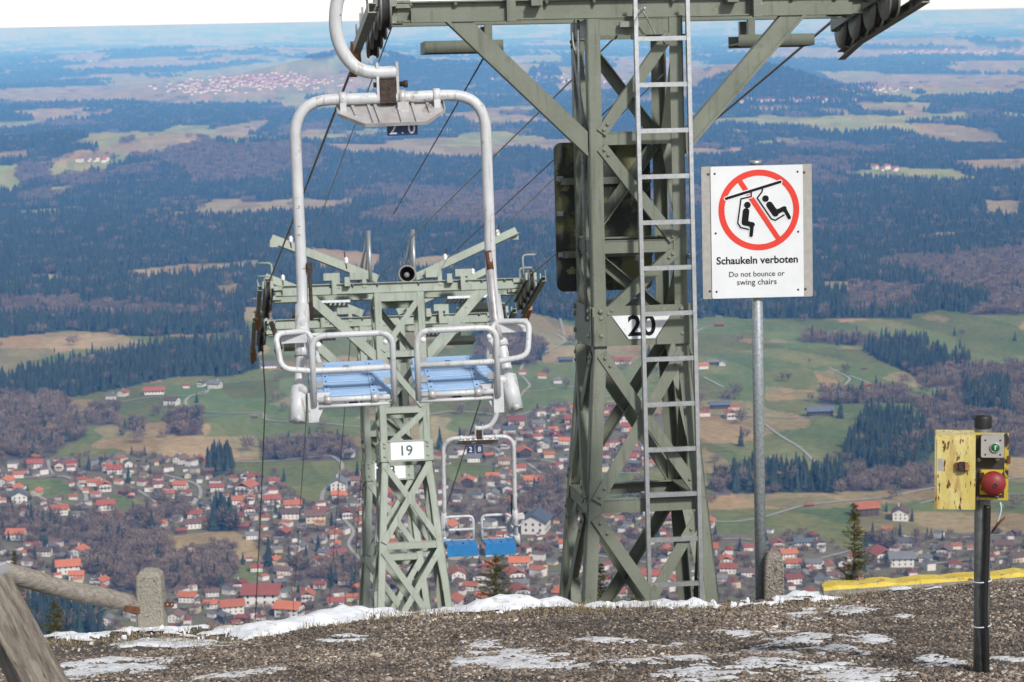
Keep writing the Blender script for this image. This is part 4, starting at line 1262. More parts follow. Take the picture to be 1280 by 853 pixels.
# chair 1 on the left rope, uphill of tower 20
slope20 = (L20.z - L19.z) / (L20.xy - L19.xy).length
O1 = W(487, 122, 13.0)
dist = (L20.xy - O1.xy).dot(LDIR.xy)
G1 = L20 - LDIR * dist + Vector((0, 0, dist * (slope20 + .03)))
Mc1 = Matrix.Translation(O1) @ Matrix.Rotation(LINE, 4, 'Z') @ Matrix.Rotation(math.radians(-.8), 4, 'Y')
C1 = make_chair(Mc1, G1, "near double lift chair with light blue seats hanging before tower 20", "20", "seat_blue", -1)
O2 = W(598, 547, 34.9)
G2 = O2 + Vector((.10, 0, .72))
Mc2 = Matrix.Translation(O2) @ Matrix.Rotation(LINE + math.pi, 4, 'Z')
C2 = make_chair(Mc2, G2, "distant double lift chair with deep blue seats hanging right of tower 19", "28", "seat_blue_deep", -1, True)

# ------------------------------------------------------------------ ropes and wires


def cable(name, pts, r, m, label, cat="cable", n=7):
    b = MB(); b.tube(pts, r, n); o = b.build(name, m); tag(o, label, cat); return o


upR = R20 - LDIR * 13 + Vector((0, 0, 13 * .24))
upL = L20 - LDIR * 13 + Vector((0, 0, 13 * (slope20 + .03)))
down = LDIR * 1.0 + Vector((0, 0, -.53))
g2 = G2 + Vector((0, 0, .0))
tail = g2 + (LDIR + Vector((0, 0, -.50))) * 5
tails = [tail, tail + (LDIR + Vector((0, 0, -.47))) * 40, tail + LDIR * 240 + Vector((0, 0, -.44 * 240))]
cable("haul_rope", [upR, R20, R19, R18, g2] + tails, .0100, "wire_rope", "grey steel haul rope over the right-hand sheaves of the towers")
dl = L18 - R18
cable("haul_rope", [upL, G1, L20, L19, L18, g2 + dl] + [t + dl for t in tails], .0100, "wire_rope", "grey steel haul rope over the left-hand sheaves carrying the near chair")


def wire(a, b_, m, label, r=.005, sag=.0):
    a = Vector(a); b_ = Vector(b_)
    pts = [a.lerp(b_, t / 8) + Vector((0, 0, -sag * 4 * (t / 8) * (1 - t / 8))) for t in range(9)]
    cable("wire", pts, r, m, label, "wire", 5)


def on19(x, y, z): return M19 @ Vector((x, y, z))


wire(W(492, 28, 15.2), on19(-1.02, -.10, .70), "thin_wire", "pale thin wire from the left sheaves of tower 20 to an insulator", .005)
wire(W(606, 70, 15.4), W(492, 268, 31.5), "dark_wire", "dark thin wire descending behind the near chair", .006)
wire(W(806, 10, 14.7), on19(.22, -.1, .72), "thin_wire", "pale thin wire from the ladder top to the mast of tower 19", .007)
wire(on19(.22, -.1, .72), W(455, 372, 31.8), "thin_wire", "pale thin wire from the mast of tower 19 to tower 18", .006)
wire(W(800, 100, 15.3), on19(.62, -.10, .42), "dark_wire", "dark thin wire crossing inside tower 20 to tower 19", .005)
wire(W(830, 92, 15.4), on19(1.25, -.10, .72), "thin_wire", "pale thin wire from tower 20 to the right arm of tower 19", .005)
for i, (xa, za, pxb) in enumerate(((-.85, .5, 364), (-.35, .3, 408), (-.1, .25, 438), (.5, .3, 540))):
    a = M18 @ Vector((xa, .1, za))
    e = W(pxb, 800, 60 + 3 * i)
    wire(a, e, "dark_wire", ("leftmost of the thin dark wires running down from tower 18", "second thin dark wire from the left below tower 18",
                             "third thin dark wire from the left below tower 18", "rightmost of the thin dark wires running down from tower 18")[i], .006)

# ------------------------------------------------------------------ sign
SP = .0043
sbase = W(946.5, 290, 12.9)
Ms = Matrix.Translation(sbase) @ Matrix.Rotation(math.radians(-.4), 4, 'Y')
SG = thing("warning_sign", "white no-swinging warning sign with red circle on a grey pole", "sign", Ms)
gz = ground_z(sbase.x, sbase.y)
b = MB(); b.tube([(0, .045, .378), (0, .045, gz - sbase.z - .15)], .030, 20); b.build("pole", "galvanised_pole", SG)
b = MB(); b.tube([(0, .045, .36), (0, .045, .380)], .033, 20); b.build("pole_cap", "galvanised", SG)
for z in (.25, -.25):
    b = MB(); b.box((0, .013, z), (.30, .014, .04)); b.build("clamp_rail", "galvanised", SG)


def round_rect(w, h, r):
    out = []
    for cx, cz, a0 in ((w - r, h - r, 0), (-w + r, h - r, 90), (-w + r, -h + r, 180), (w - r, -h + r, 270)):
        for k in range(5):
            a = math.radians(a0 + k * 22.5); out.append((cx + r * math.cos(a), cz + r * math.sin(a)))
    return out


def plate(name, outline, y0, y1, m, parent, c=(0, 0)):
    b = MB(); n = len(outline)
    vs = [(x + c[0], y0, z + c[1]) for x, z in outline] + [(x + c[0], y1, z + c[1]) for x, z in outline]
    b.add(vs, [tuple(range(n)), tuple(range(2 * n - 1, n - 1, -1))] + [(i, n + i, n + (i + 1) % n, (i + 1) % n) for i in range(n)])
    return b.build(name, m, parent)


plate("backing_board", round_rect(.296, .357, .006), 0, .006, "backing_grey", SG)
pan = plate("sign_panel", round_rect(.247, .355, .008), -.007, -.0015, "white_paint", SG)
ZK = .2465 * SP


def zc(zx, zy): return ((zx - 349) * ZK, (408 - zy) * ZK)


def stroke(name, pts, w, m, lay, parent=pan):
    """flat printed stroke with round ends, w in drawing units"""
    P = [Vector((*zc(*p), 0)) for p in pts]
    r = w * ZK / 2
    b = MB(); y = -.0073 - lay * .0005
    P3 = [Vector((p.x, y, p.y)) for p in P]
    for i in range(len(P3) - 1):
        t = (P3[i + 1] - P3[i]).normalized(); n = Vector((-t.z, 0, t.x)) * r
        yo = Vector((0, -.00003 * i, 0))
        b.add([P3[i] - n + yo, P3[i + 1] - n + yo, P3[i + 1] + n + yo, P3[i] + n + yo], [(0, 1, 2, 3)])
    for i, p in enumerate(P3):
        yo = -.00003 * (len(P3) + i)
        b.add([p + Vector((r * math.cos(k * math.pi / 8), yo, r * math.sin(k * math.pi / 8))) for k in range(16)], [tuple(range(16))])
    return b.build(name, m, parent)


def ring_disc(name, c, R, r, m, lay, parent=pan, n=64):
    cx, cz = zc(*c); y = -.0073 - lay * .0005; b = MB()
    R *= ZK; r *= ZK
    if r > 0:
        vs = [(cx + q * math.cos(2 * math.pi * k / n), y, cz + q * math.sin(2 * math.pi * k / n)) for q in (r, R) for k in range(n)]
        b.add(vs, [(k, n + k, n + (k + 1) % n, (k + 1) % n)[::-1] for k in range(n)])
    else:
        b.add([(cx + R * math.cos(2 * math.pi * k / n), y, cz + R * math.sin(2 * math.pi * k / n)) for k in range(n)], [tuple(range(n))])
    return b.build(name, m, parent)


ring_disc("red_ring", (358, 297), 205, 174, "red_paint", 1)
b = stroke("red_slash", [(258, 140), (460, 452)], 26, "red_paint", 2)
figs = [([(193, 235), (468, 157)], 14), ([(320, 203), (320, 228), (268, 238), (250, 360), (264, 383), (305, 394)], 8),
        ([(293, 302), (286, 358)], 34), ([(288, 362), (324, 370)], 26), ([(323, 368), (317, 424)], 19),
        ([(378, 190), (374, 206), (350, 236), (420, 343), (440, 351), (485, 325)], 8),
        ([(412, 272), (441, 316)], 34), ([(442, 313), (487, 292)], 24), ([(487, 294), (511, 339)], 19)]
for i, (pts, w) in enumerate(figs):
    stroke("figure_halo", pts, w + 9, "white_paint", 3)
for i, (pts, w) in enumerate(figs):
    stroke("figure_line", pts, w, "black_paint", 4 + .1 * i)
for c in ((300, 270), (392, 240)):
    ring_disc("figure_halo", c, 22, 0, "white_paint", 3.4, n=24); ring_disc("figure_head", c, 17, 0, "black_paint", 5.2, n=24)
def sign_text(s, x0, x1, base, bold, m):
    a = zc(x0, base); c = zc(x1, base)
    text_obj("lettering", s, c[0] - a[0], (a[0] + c[0]) / 2, a[1], -.0078, m, pan, bold=bold)
sign_text("Schaukeln verboten", 140, 553, 568, .022, "black_paint")
sign_text("Do not bounce or", 203, 485, 634, .006, "text_grey")
sign_text("swing chairs", 243, 444, 676, .006, "text_grey")
for zx, zy in ((137, 108), (556, 108), (138, 410), (556, 412), (138, 708), (553, 708)):
    x, z = zc(zx, zy); b = MB(); b.lathe((x, -.007, z), (0, -1, 0), [(0, .006), (.002, .0055), (.003, .003), (.003, 0)], 10); b.build("screw", "rusty_dark", pan)
for zx, zy in ((105, 110), (590, 113), (105, 705), (590, 707)):
    x, z = zc(zx, zy); b = MB(); b.lathe((x, .0, z), (0, -1, 0), [(0, .007), (.003, .006), (.004, 0)], 10); b.build("screw", "rust", SG)

# ------------------------------------------------------------------ emergency stop post
BK = .00317
pb = gh(1226.5, 840); pd = pb.dot(_F); BK = pd / FPX
ptop = W(1228, 512, pd)
Mb = Matrix.Translation(pb) @ Matrix.Rotation(math.radians(-10), 4, 'Z')
BP = thing("emergency_stop_post", "dark grey post with yellow box, green button and red stop knob", "control post", Mb)
hgt = ptop.z - pb.z
b = MB(); b.tube([(0, 0, -.15), (0.0, 0, hgt - .03)], .0305, 20); b.build("pole", "post_grey", BP)
b = MB(); b.lathe((0, 0, hgt - .048), (0, 0, 1), [(0, .0325), (.04, .0335), (.048, .031), (.050, 0)], 20); b.build("pole_cap", "cable_black", BP)
b = MB(); b.tube(smooth_path([(.020, -.030, -.05), (.016, -.034, .12), (.010, -.036, .26), (.014, -.036, .42), (.018, -.036, .60), (.018, -.036, .66)], 6), .0125, 10); b.build("conduit", "cable_black", BP)
for z in (.186, .362):
    b = MB(); b.tube([(.034 * math.cos(a) + .002, .034 * math.sin(a) - (.012 if math.sin(a) < -.3 else 0), z + .004 * math.cos(a)) for a in np.linspace(0, 6.283, 20, endpoint=False)], .0025, 6, closed=True); b.build("cable_tie", "porcelain", BP)


def bz(zx, zy):   # drawing units of the enlarged view -> local x, z
    return ((1150 + zx * .1876 - 1226.5) * BK, (838 - (500 + zy * .1876)) * BK)


def bbox(name, z0, z1, y0, y1, m, parent, bev=.0):
    (xa, za), (xb, zb) = bz(*z0), bz(*z1)
    b = MB()
    if bev:
        za -= y0 * .19; zb -= y0 * .19
        out = round_rect(abs(xb - xa) / 2, abs(za - zb) / 2, bev)
        return plate(name, out, y0, y1, m, parent, ((xa + xb) / 2, (za + zb) / 2))
    za -= y0 * .19; zb -= y0 * .19
    b.box(((xa + xb) / 2, (y0 + y1) / 2, (za + zb) / 2), (abs(xb - xa), abs(y1 - y0), abs(za - zb)))
    return b.build(name, m, parent)


mp = bbox("mounting_plate", (357, 190), (572, 636), -.044, -.036, "yellow_plate_paint", BP)
bbox("plate_patch", (362, 205), (545, 620), -.0455, -.0442, "plate_dark", mp)
yb = bbox("yellow_box", (97, 212), (356, 702), -.145, -.020, "yellow_box_paint", BP, .006)
bbox("box_lid", (108, 236), (356, 700), -.149, -.1455, "yellow_box_paint", yb, .004)
lt = bbox("latch", (228, 392), (310, 445), -.160, -.149, "rust", yb)
bbox("latch_tongue", (250, 385), (290, 452), -.166, -.161, "rusty_dark", lt); bbox("latch_eye", (290, 395), (312, 440), -.170, -.166, "wood_block", lt)
bbox("chip", (115, 365), (150, 445), -.1495, -.149, "backing_grey", yb, .002)
bb = bbox("button_box", (393, 212), (540, 354), -.098, -.046, "button_grey", BP, .006)
x, z = bz(483, 287); z += .0186
b = MB(); b.lathe((x, -.098, z), (0, -1, 0), [(0, .019), (.006, .019), (.008, .016), (.006, .0155)], 22); b.build("button_ring", "steel_plate", bb)
b = MB(); b.lathe((x, -.100, z), (0, -1, 0), [(0, .0155), (.004, .0155), (.005, 0)], 22); b.build("green_button", "button_green", bb)
b = MB(); b.box((x, -.1062, z), (.0035, .001, .016)); b.build("button_mark", "porcelain", bb)
for dx in (420, 515):
    for dz in (240, 335):
        xx, zz = bz(dx, dz); zz += .0186; b = MB(); b.lathe((xx, -.098, zz), (0, -1, 0), [(0, .004), (.001, .003), (.001, 0)], 8); b.build("screw", "rubber", bb)
kb = bbox("stop_base", (388, 437), (538, 600), -.062, -.046, "yellow_plate_paint", BP, .003)
x, z = bz(474, 520); z += .014
b = MB(); prof = [(0, .034), (.012, .040), (.020, .0465), (.030, .0465)] + [(.030 + .030 * math.sin(a), .0465 * math.cos(a)) for a in np.linspace(.15, 1.5, 8)] + [(.0600, 0)]
b.lathe((x, -.062, z), (0, -1, 0), prof, 30); b.build("stop_knob", "knob_red", BP)
b = MB(); b.lathe((x + .006, -.121, z - .002), (0, -1, 0), [(0, .009), (.002, .009), (.003, .006), (.001, .005), (.001, 0)], 14); b.build("knob_screw", "rubber", BP)
for zx, zy in ((380, 368), (500, 363), (500, 612), (374, 628)):
    xx, zz = bz(zx, zy); zz += .009; b = MB(); b.lathe((xx, -.046, zz), (0, -1, 0), [(0, .009), (.002, .009), (.003, .005), (.006, .005), (.006, 0)], 10); b.build("bolt", "steel_plate", mp)
xx, zz = bz(572, 352); b = MB(); b.box((xx + .001, -.04, zz), (.012, .016, .030)); b.build("hinge", "rust", mp)
xa, za = bz(520, 636); xb, zb2 = bz(505, 770)
b = MB(); b.tube(smooth_path([(xa, -.04, za), (xa + .004, -.045, za - .03), (xb, -.045, zb2)], 6), .003, 6); b.tube([(xa + .001, -.04, za), (xa + .014, -.04, za - .02)], .001, 4); b.build("string", "string_blue", BP)
xc, zc2 = bz(470, 838); xd, zd = bz(552, 735)
b = MB(); b.tube([(xc, -.04, zc2), (xb + .004, -.045, zb2 - .002), (xd, -.045, zd)], [.004, .0055, .004], 8); b.build("toggle_stick", "rust", BP)

# ------------------------------------------------------------------ fence, posts, kerb
pz = W(190, 783, 12.35); pz.z = ground_z(pz.x, pz.y)
FN = thing("wooden_fence", "grey log rail fixed to a concrete post with rusty straps", "fence", Matrix.Translation(pz))
top = W(188, 708, 12.35).z - pz.z


def conc_post(name, w0, w1, h, m, parent, lean=0.0, roundtop=False):
    b = MB(); rows = []
    lv = [(-.25, w0 * 1.03, 0), (0, w0, 0), (h * .5, (w0 + w1) / 2, 0), (h - .035, w1, 0), (h - .012, w1 * .72, 0), (h, w1 * .25, 0)]
    if roundtop: lv = [(-.25, w0 * 1.03, 0), (0, w0, 0), (h * .6, w0 * .98, 0), (h - .06, w1, 0), (h - .03, w1 * .88, 0), (h - .008, w1 * .6, 0), (h, w1 * .25, 0)]
    rnd = random.Random(3)
    for z, w, _ in lv:
        c = w * .16
        for (x, y) in ((-w + c, -w), (w - c, -w), (w, -w + c), (w, w - c), (w - c, w), (-w + c, w), (-w, w - c), (-w, -w + c)):
            b.v.append((x + z * lean + rnd.uniform(-.002, .002), y + rnd.uniform(-.002, .002), z + rnd.uniform(-.002, .002)))
    for i in range(len(lv) - 1):
        for k in range(8):
            b.f.append([i * 8 + k, i * 8 + (k + 1) % 8, (i + 1) * 8 + (k + 1) % 8, (i + 1) * 8 + k]); b.s.append(False); b.m.append(0)
    b.f.append([(len(lv) - 1) * 8 + k for k in range(8)]); b.s.append(False); b.m.append(0)
    return b.build(name, m, parent)


conc_post("post", .071, .064, top, "concrete", FN, -.01)
inv = Matrix.Translation(pz).inverted()
la = inv @ W(-160, 676, 11.4); lb = inv @ W(176, 759, 12.33)
b = MB(); pts = [la.lerp(lb, t / 12) + Vector((0, 0, .006 * math.sin(t * 1.3))) for t in range(13)]
b.tube(pts, [.052 - .005 * t / 12 + .002 * math.sin(t * 2.1) for t in range(13)], 18); lg = b.build("rail", "log_wood", FN)
# drying crack along the log
t_ = (lb - la).normalized()
nrm_ = Vector((0, -1, .35)).normalized()
b = MB(); b.tube([la.lerp(lb, .42 + .56 * k / 14) + nrm_ * (.0485 - .003 * k / 14) + Vector((0, 0, .007 * math.sin(k * 1.1))) for k in range(15)], .0022, 5); b.build("crack", "rusty_dark", lg)
for sgn in (1,):
    b = MB(); b.bar(lb - t_ * .085 + Vector((0, -.062, -.012)), lb + t_ * .12 + Vector((0, -.062, .012)), .006, .034); b.build("strap", "rust", FN)
    c = lb + Vector((.13, .0, .012)); b = MB(); b.bar(Vector((.07, -.01, c.z + .0)), Vector((.118, -.01, c.z)), .006, .026); b.build("strap_end", "rust", FN)
    for xx in (.086, .108):
        b = MB(); b.lathe((xx, -.0135, c.z), (0, -1, 0), [(0, .005), (.002, .004), (.002, 0)], 8); b.build("bolt", "steel_plate", FN)

# near sawn beam at the lower left corner
ba = W(-14, 737, 6.3); be = W(92, 936, 5.75)
BM = thing("timber_beam", "weathered grey sawn timber beam slanting through the lower left corner", "beam", Matrix.Translation(be))
t_ = (ba - be); ln = t_.length; t_.normalize()
u_ = Vector((1, 0, 0)); u_ = (u_ - t_ * u_.dot(t_)).normalized(); v_ = t_.cross(u_)
RB = Matrix((u_, t_, u_.cross(t_))).transposed().to_4x4()
b = MB(); b.prism((0, -.6, 0), (0, ln, 0), [(-.052, -.06), (-.048, -.064), (.048, -.064), (.052, -.06), (.052, .06), (-.052, .06)], (1, 0, 0))
bm_ = b.build("beam", "weathered_wood", BM, RB)
b = MB(); b.box((.012, ln - .018, .058), (.085, .045, .02)); b.box((.012, ln + .002, .03), (.085, .006, .08)); pl = b.build("end_plate", "steel_plate", bm_)
b = MB(); b.tube([(.012, ln - .005, .075), (.012, ln + .022, .075)], .010, 10); b.build("bolt", "rusty_dark", pl)

# concrete post behind the sign
pq = W(967, 738, 13.15); pq.z = ground_z(pq.x, pq.y)
CP = thing("concrete_post", "short rounded exposed-aggregate concrete post beside the sign pole", "post", Matrix.Translation(pq))
conc_post("shaft", .053, .050, W(967, 687, 13.15).z - pq.z, "exposed_aggregate", CP, 0, True)

# yellow kerb
ka = W(1029, 735, 12.75); kc = W(1420, 708, 13.1)
t_ = kc - ka
b = MB(); nseg = 26; vs = []; fs = []
for i in range(nseg + 1):
    p = ka + t_ * (i / nseg); jz = .006 * math.sin(i * 1.7) + random.uniform(-.004, .004)
    for (dy, dz) in ((-.03, -.14), (-.025, -.01), (-.005, .004 + jz), (.11, .004 + jz), (.13, -.03), (.13, -.3)):
        vs.append(p + Vector((0, dy, dz)))
for i in range(nseg):
    for k in range(5):
        fs.append((i * 6 + k, (i + 1) * 6 + k, (i + 1) * 6 + k + 1, i * 6 + k + 1))
fs += [(0, 1, 2, 3, 4, 5), tuple(nseg * 6 + k for k in range(5, -1, -1))]
b.add(vs, fs)
kb_ = b.build("kerb", ["yellow_kerb_paint", "concrete"])
for p in kb_.data.polygons:
    if abs(p.normal.z) < .5: p.material_index = 1
tag(kb_, "yellow painted concrete kerb along the right rim", "kerb", kind="structure")


# ------------------------------------------------------------------ trees
def conifer_mesh():
    b = MB(); rnd = random.Random(5)
    n = 9; layers = 5
    for l in range(layers):
        z0 = .06 + .17 * l; z1 = min(1.0, z0 + .36 - .02 * l); R = .155 * (1 - l / (layers + .6))
        vs = []
        for k in range(n):
            a = 2 * math.pi * (k + rnd.uniform(-.3, .3)) / n + l * .4
            rr = R * rnd.uniform(.65, 1.2)
            vs.append((rr * math.cos(a), rr * math.sin(a), z0 + rnd.uniform(-.03, .03)))
        vs.append((0, 0, z1))
        b.add(vs, [(k, (k + 1) % n, n) for k in range(n)])
    return b.mesh("conifer_crown", "conifer")


def bare_mesh():
    b = MB(); rnd = random.Random(8)
    for i in range(110):
        th = rnd.uniform(0, 6.28); z = rnd.uniform(.25, .85); r0 = .05
        el = rnd.uniform(.2, 1.3); l = rnd.uniform(.14, .34)
        d = Vector((math.cos(th) * math.cos(el), math.sin(th) * math.cos(el), math.sin(el)))
        p = Vector((math.cos(th) * r0 * rnd.random() * 3.2, math.sin(th) * r0 * rnd.random() * 3.2, z * .8))
        s = d.cross(Vector((rnd.uniform(-1, 1), rnd.uniform(-1, 1), rnd.uniform(-1, 1)))).normalized() * .011
        q = p + d * l
        b.add([p - s * .6, p + s * .6, q + s * 1.3, q - s * 1.1], [(0, 1, 2, 3)])
    return b.mesh("bare_crown", "bare_twigs")


def trunk_mesh(h):
    b = MB(); b.tube([(0, 0, -.05), (0, 0, h * .5), (0, 0, h)], [.018, .014, .006], 6); return b.mesh("trunk", "bark")


CON, BAR = conifer_mesh(), bare_mesh()
TRC, TRB = trunk_mesh(.5), trunk_mesh(.6)
PROTO = {}


def tree(kind, px, py, hpx, label, group, wide=1.0):
    p, d = ground_hit(px, py)
    h = hpx / FPX * d
    t = thing(("spruce_tree" if kind == 'c' else "bare_tree"), label, "tree", Matrix.Translation(p), group)
    for nm, me in (("crown", CON if kind == 'c' else BAR), ("trunk", TRC if kind == 'c' else TRB)):
        o = bpy.data.objects.new(nm, me); COL.objects.link(o); o.parent = t
        o.scale = (h * wide, h * wide, h); o.rotation_euler = (0, 0, random.uniform(0, 6.28))
        if nm == "crown": PROTO.setdefault(kind, o)


TREES = [('c', 550, 562, 30, 'dark spruce at the meadow edge left of the distant chair'), ('c', 575, 556, 24, 'smaller dark spruce just above the distant chair frame'), ('c', 1047, 432, 13, 'small spruce in the meadow right of the sign pole'),
         ('c', 1060, 431, 11, 'small spruce beside another on the far meadow'), ('c', 1095, 485, 17, 'lone spruce by the row of bare trees right of the sign'), ('c', 1088, 445, 14, 'round dark spruce at the tip of the wood tongue'),
         ('c', 1117, 430, 14, 'left one of two spruces above the wood tongue'), ('c', 1140, 426, 13, 'right one of two spruces above the wood tongue'), ('c', 676, 451, 16, 'lone spruce in the meadow left of tower 20'),
         ('c', 1193, 420, 12, 'lone spruce on the far right meadow'), ('b', 1202, 420, 10, 'lone bare tree on the far right meadow'),
         ('c', 111, 588, 20, 'left of three dark spruces at the upper edge of the village'), ('c', 100, 590, 17, 'lowest of three dark spruces at the upper edge of the village'), ('c', 132, 584, 18, 'right of three dark spruces at the upper edge of the village'),
         ('c', 40, 662, 36, 'tall dark spruce at the left side of the village'), ('c', 55, 664, 30, 'slim dark spruce right of the tall one at the left'), ('c', 161, 604, 24, 'dark spruce beside a red roof in the left village'),
         ('c', 190, 664, 30, 'tall dark spruce at the edge of the bare wood'), ('c', 44, 702, 22, 'dark spruce by an orange roof above the log rail'), ('c', 55, 694, 24, 'slim dark spruce above the log rail'),
         ('c', 243, 580, 14, 'small dark spruce above the cream hall'), ('c', 355, 602, 18, 'dark spruce below the green meadow of the village'), ('c', 447, 604, 30, 'tall spruce at the village edge left of tower 19'),
         ('c', 336, 710, 42, 'tall dark spruce crossed by the left rope'), ('c', 415, 664, 26, 'dark spruce beside the big brown-roofed house'), ('c', 398, 690, 24, 'dark spruce in the village left of tower 19'), ('c', 345, 645, 18, 'dark spruce between red roofs in the middle village'),
         ('c', 617, 596, 14, 'small dark spruce behind the top of the distant chair'), ('c', 577, 600, 10, 'little dark spruce left of the distant chair'), ('c', 600, 602, 11, 'little dark spruce under the distant chair frame'),
         ('c', 1108, 640, 14, 'round dark tree right of the big orange farmhouse'), ('c', 1140, 652, 18, 'dark tree right of the brown farmhouse'), ('c', 1159, 674, 16, 'left of the slim paired cypresses below the yellow box'), ('c', 1164, 674, 16, 'right of the slim paired cypresses below the yellow box'),
         ('c', 1178, 676, 15, 'single slim conifer below the yellow box'), ('c', 1082, 684, 22, 'dark spruce right of the near young spruce'), ('c', 1100, 678, 14, 'dark spruce beside a small orange-roofed house'), ('c', 822, 672, 24, 'dark spruce between ladder and tower leg'),
         ('c', 925, 690, 20, 'dark spruce left of the sign pole in the village'), ('b', 918, 500, 26, 'large bare tree in the meadow left of the sign pole'), ('b', 1057, 466, 14, 'bare tree by the bend of the meadow path'), ('b', 1012, 454, 7, 'small bare bush on the meadow right of the sign'),
         ('b', 607, 520, 16, 'bare tree at the village edge above the distant chair'), ('b', 708, 486, 16, 'bare tree by the meadow houses left of tower 20'), ('b', 1006, 425, 12, 'bare tree at the left end of the far hedge'),
         ('c', 1215, 495, 18, 'dark spruce above the yellow box'), ('c', 1250, 492, 18, 'dark spruce right of the post top'), ('c', 1272, 494, 16, 'dark spruce at the right edge above the meadow'), ('c', 68, 440, 7, 'tiny lone tree on the tan field at the left'), ('c', 800, 470, 10, 'small dark tree behind the splice plate of tower 20')]
for k, px, py, hp, lab in TREES:
    tree(k, px, py, hp, lab, None, 1.15 if k == 'c' else 1.3)


def build_forests():
    P = []; S_ = []; K = []
    AMAX = math.radians(14.5)
    for r0, r1, sp, hm, wd in ((1600, 3300, 8.0, 23, 1.25), (3300, 5200, 10.5, 24, 1.35), (5200, 9000, 14.5, 25, 1.6), (9000, 14000, 24, 27, 2.3), (14000, 24000, 52, 30, 4.2), (24000, 55000, 150, 38, 9)):
        area = AMAX * (r1 * r1 - r0 * r0)
        n = int(area / sp ** 2)
        a = RNG.uniform(-AMAX, AMAX, n); r = np.sqrt(RNG.uniform(r0 * r0, r1 * r1, n))
        x = np.sin(a) * r; y = np.cos(a) * r; z = height(x, y)
        p = np.stack([x, y, z], 1); c = classify(p)
        px, py, _ = project(p)
        ok = (py < 800)
        u = RNG.random(n)
        con = ((c == CONIFER) & (u < .90)) | ((c == BARE) & (u < .09)) | ((c == VILLAGE) & (u < .012)) | ((c == MEADOW) & (u < .0006) & (r > 2500))
        bar = ((c == CONIFER) & (u >= .95)) | ((c == BARE) & (u >= .12) & (u < .66)) | ((c == VILLAGE) & (u > .80)) | ((c == TAN) & (u > .996)) | ((c == MEADOW) & (u > .9965))
        if len(ROADPTS) and r0 < 3300:
            near = np.zeros(n, bool)
            for q in ROADPTS[::2]: near |= (np.abs(x - q[0]) < 7) & (np.abs(y - q[1]) < 7)
            con &= ~near; bar &= ~near
        for kk, msk in (('c', con & ok), ('b', bar & ok)):
            m = msk.sum()
            if not m: continue
            h = hm * RNG.uniform(.62, 1.15, m)
            cl = c[msk]
            h = np.where(cl == VILLAGE, h * .45, h); h = np.where((cl == BARE), h * .72, h)
            if kk == 'b': h = h * .85
            w = h * wd * (1.0 if kk == 'c' else 1.2) * RNG.uniform(.8, 1.2, m)
            w = np.where(cl == VILLAGE, h * 1.5, w)
            P.append(p[msk] - np.array([0, 0, .5])); S_.append(np.stack([w, w, h], 1)); K += [kk] * m
    P = np.concatenate(P); S_ = np.concatenate(S_); K = np.array(K)
    for kk, nm, lab in (('c', "conifer_forest", "dark blue-green spruce forest filling the middle distance"), ('b', "bare_woodland", "greyish brown leafless woodland between meadows and houses")):
        s = K == kk
        scatter(nm, P[s], S_[s], RNG.uniform(0, 6.28, s.sum()), PROTO[kk], None, lab, "forest")
    print("forest instances", len(P))


# ------------------------------------------------------------------ houses
HV = {}


def house_meshes(roof, wall, style):
    """unit house: footprint 1 (ridge along x) by 0.75, eaves .38, ridge .60; shared by all of a kind"""
    key = (roof, wall, style)
    if key in HV: return HV[key]
    dpt = .75 if style != 'barn' else .42
    ev = .40 if style != 'barn' else .26; rd = ev + dpt * .5 * .48
    b = MB(); w = .46; d = dpt / 2 - .04
    b.add([(-w, -d, -.1), (w, -d, -.1), (w, d, -.1), (-w, d, -.1), (-w, -d, ev), (w, -d, ev), (w, d, ev), (-w, d, ev), (-w, 0, rd - .02), (w, 0, rd - .02)],
          [(0, 1, 5, 4), (1, 2, 6, 9, 5), (2, 3, 7, 6), (3, 0, 4, 8, 7)])
    wm = b.mesh("wall", "wall_" + wall)
    b = MB(); e = dpt / 2 + .04; x = .54; th = .022; dz = (e - d) * .48
    for s in (-1, 1):
        b.add([(-x, 0, rd), (x, 0, rd), (x, s * e, ev - dz), (-x, s * e, ev - dz), (-x, 0, rd - th), (x, 0, rd - th), (x, s * e, ev - dz - th), (-x, s * e, ev - dz - th)],
              [(0, 1, 2, 3), (4, 7, 6, 5), (3, 2, 6, 7), (0, 3, 7, 4), (1, 5, 6, 2)])
    rm = b.mesh("roof", "roof_" + roof)
    b = MB()                            # windows and doors, real recessed boxes on every side
    nx = 4 if style != 'barn' else 6
    for fl in (.12, .28) if style != 'barn' else (.13,):
        for i in range(nx):
            xx = -w + (i + .5) * 2 * w / nx
            for s in (-1, 1): b.box((xx, s * (d + .001), fl), (.055, .012, .075))
        for yy in (-.2, 0, .2) if style != 'barn' else (-.08, .08):
            for s in (-1, 1): b.box((s * (w + .001), yy, fl), (.012, .055, .075))
    gm = b.mesh("window", "window_dark")
    b = MB()                            # wooden gable and balcony of a farmhouse
    for s in (-1, 1):
        b.add([(s * (w + .006), -d, ev), (s * (w + .006), d, ev), (s * (w + .006), 0, rd - .03)], [(0, 1, 2)])
        b.box((s * (w + .03), 0, .215), (.06, d * 1.9, .035))
    cm = b.mesh("gable_cladding", "wall_wood")
    b = MB(); b.box((.18, .10, rd + .0), (.05, .05, .16)); ch = b.mesh("chimney", "wall_white")
    HV[key] = (wm, rm, gm, cm, ch)
    return HV[key]


SEEN = {}
HOUSEPOS = []


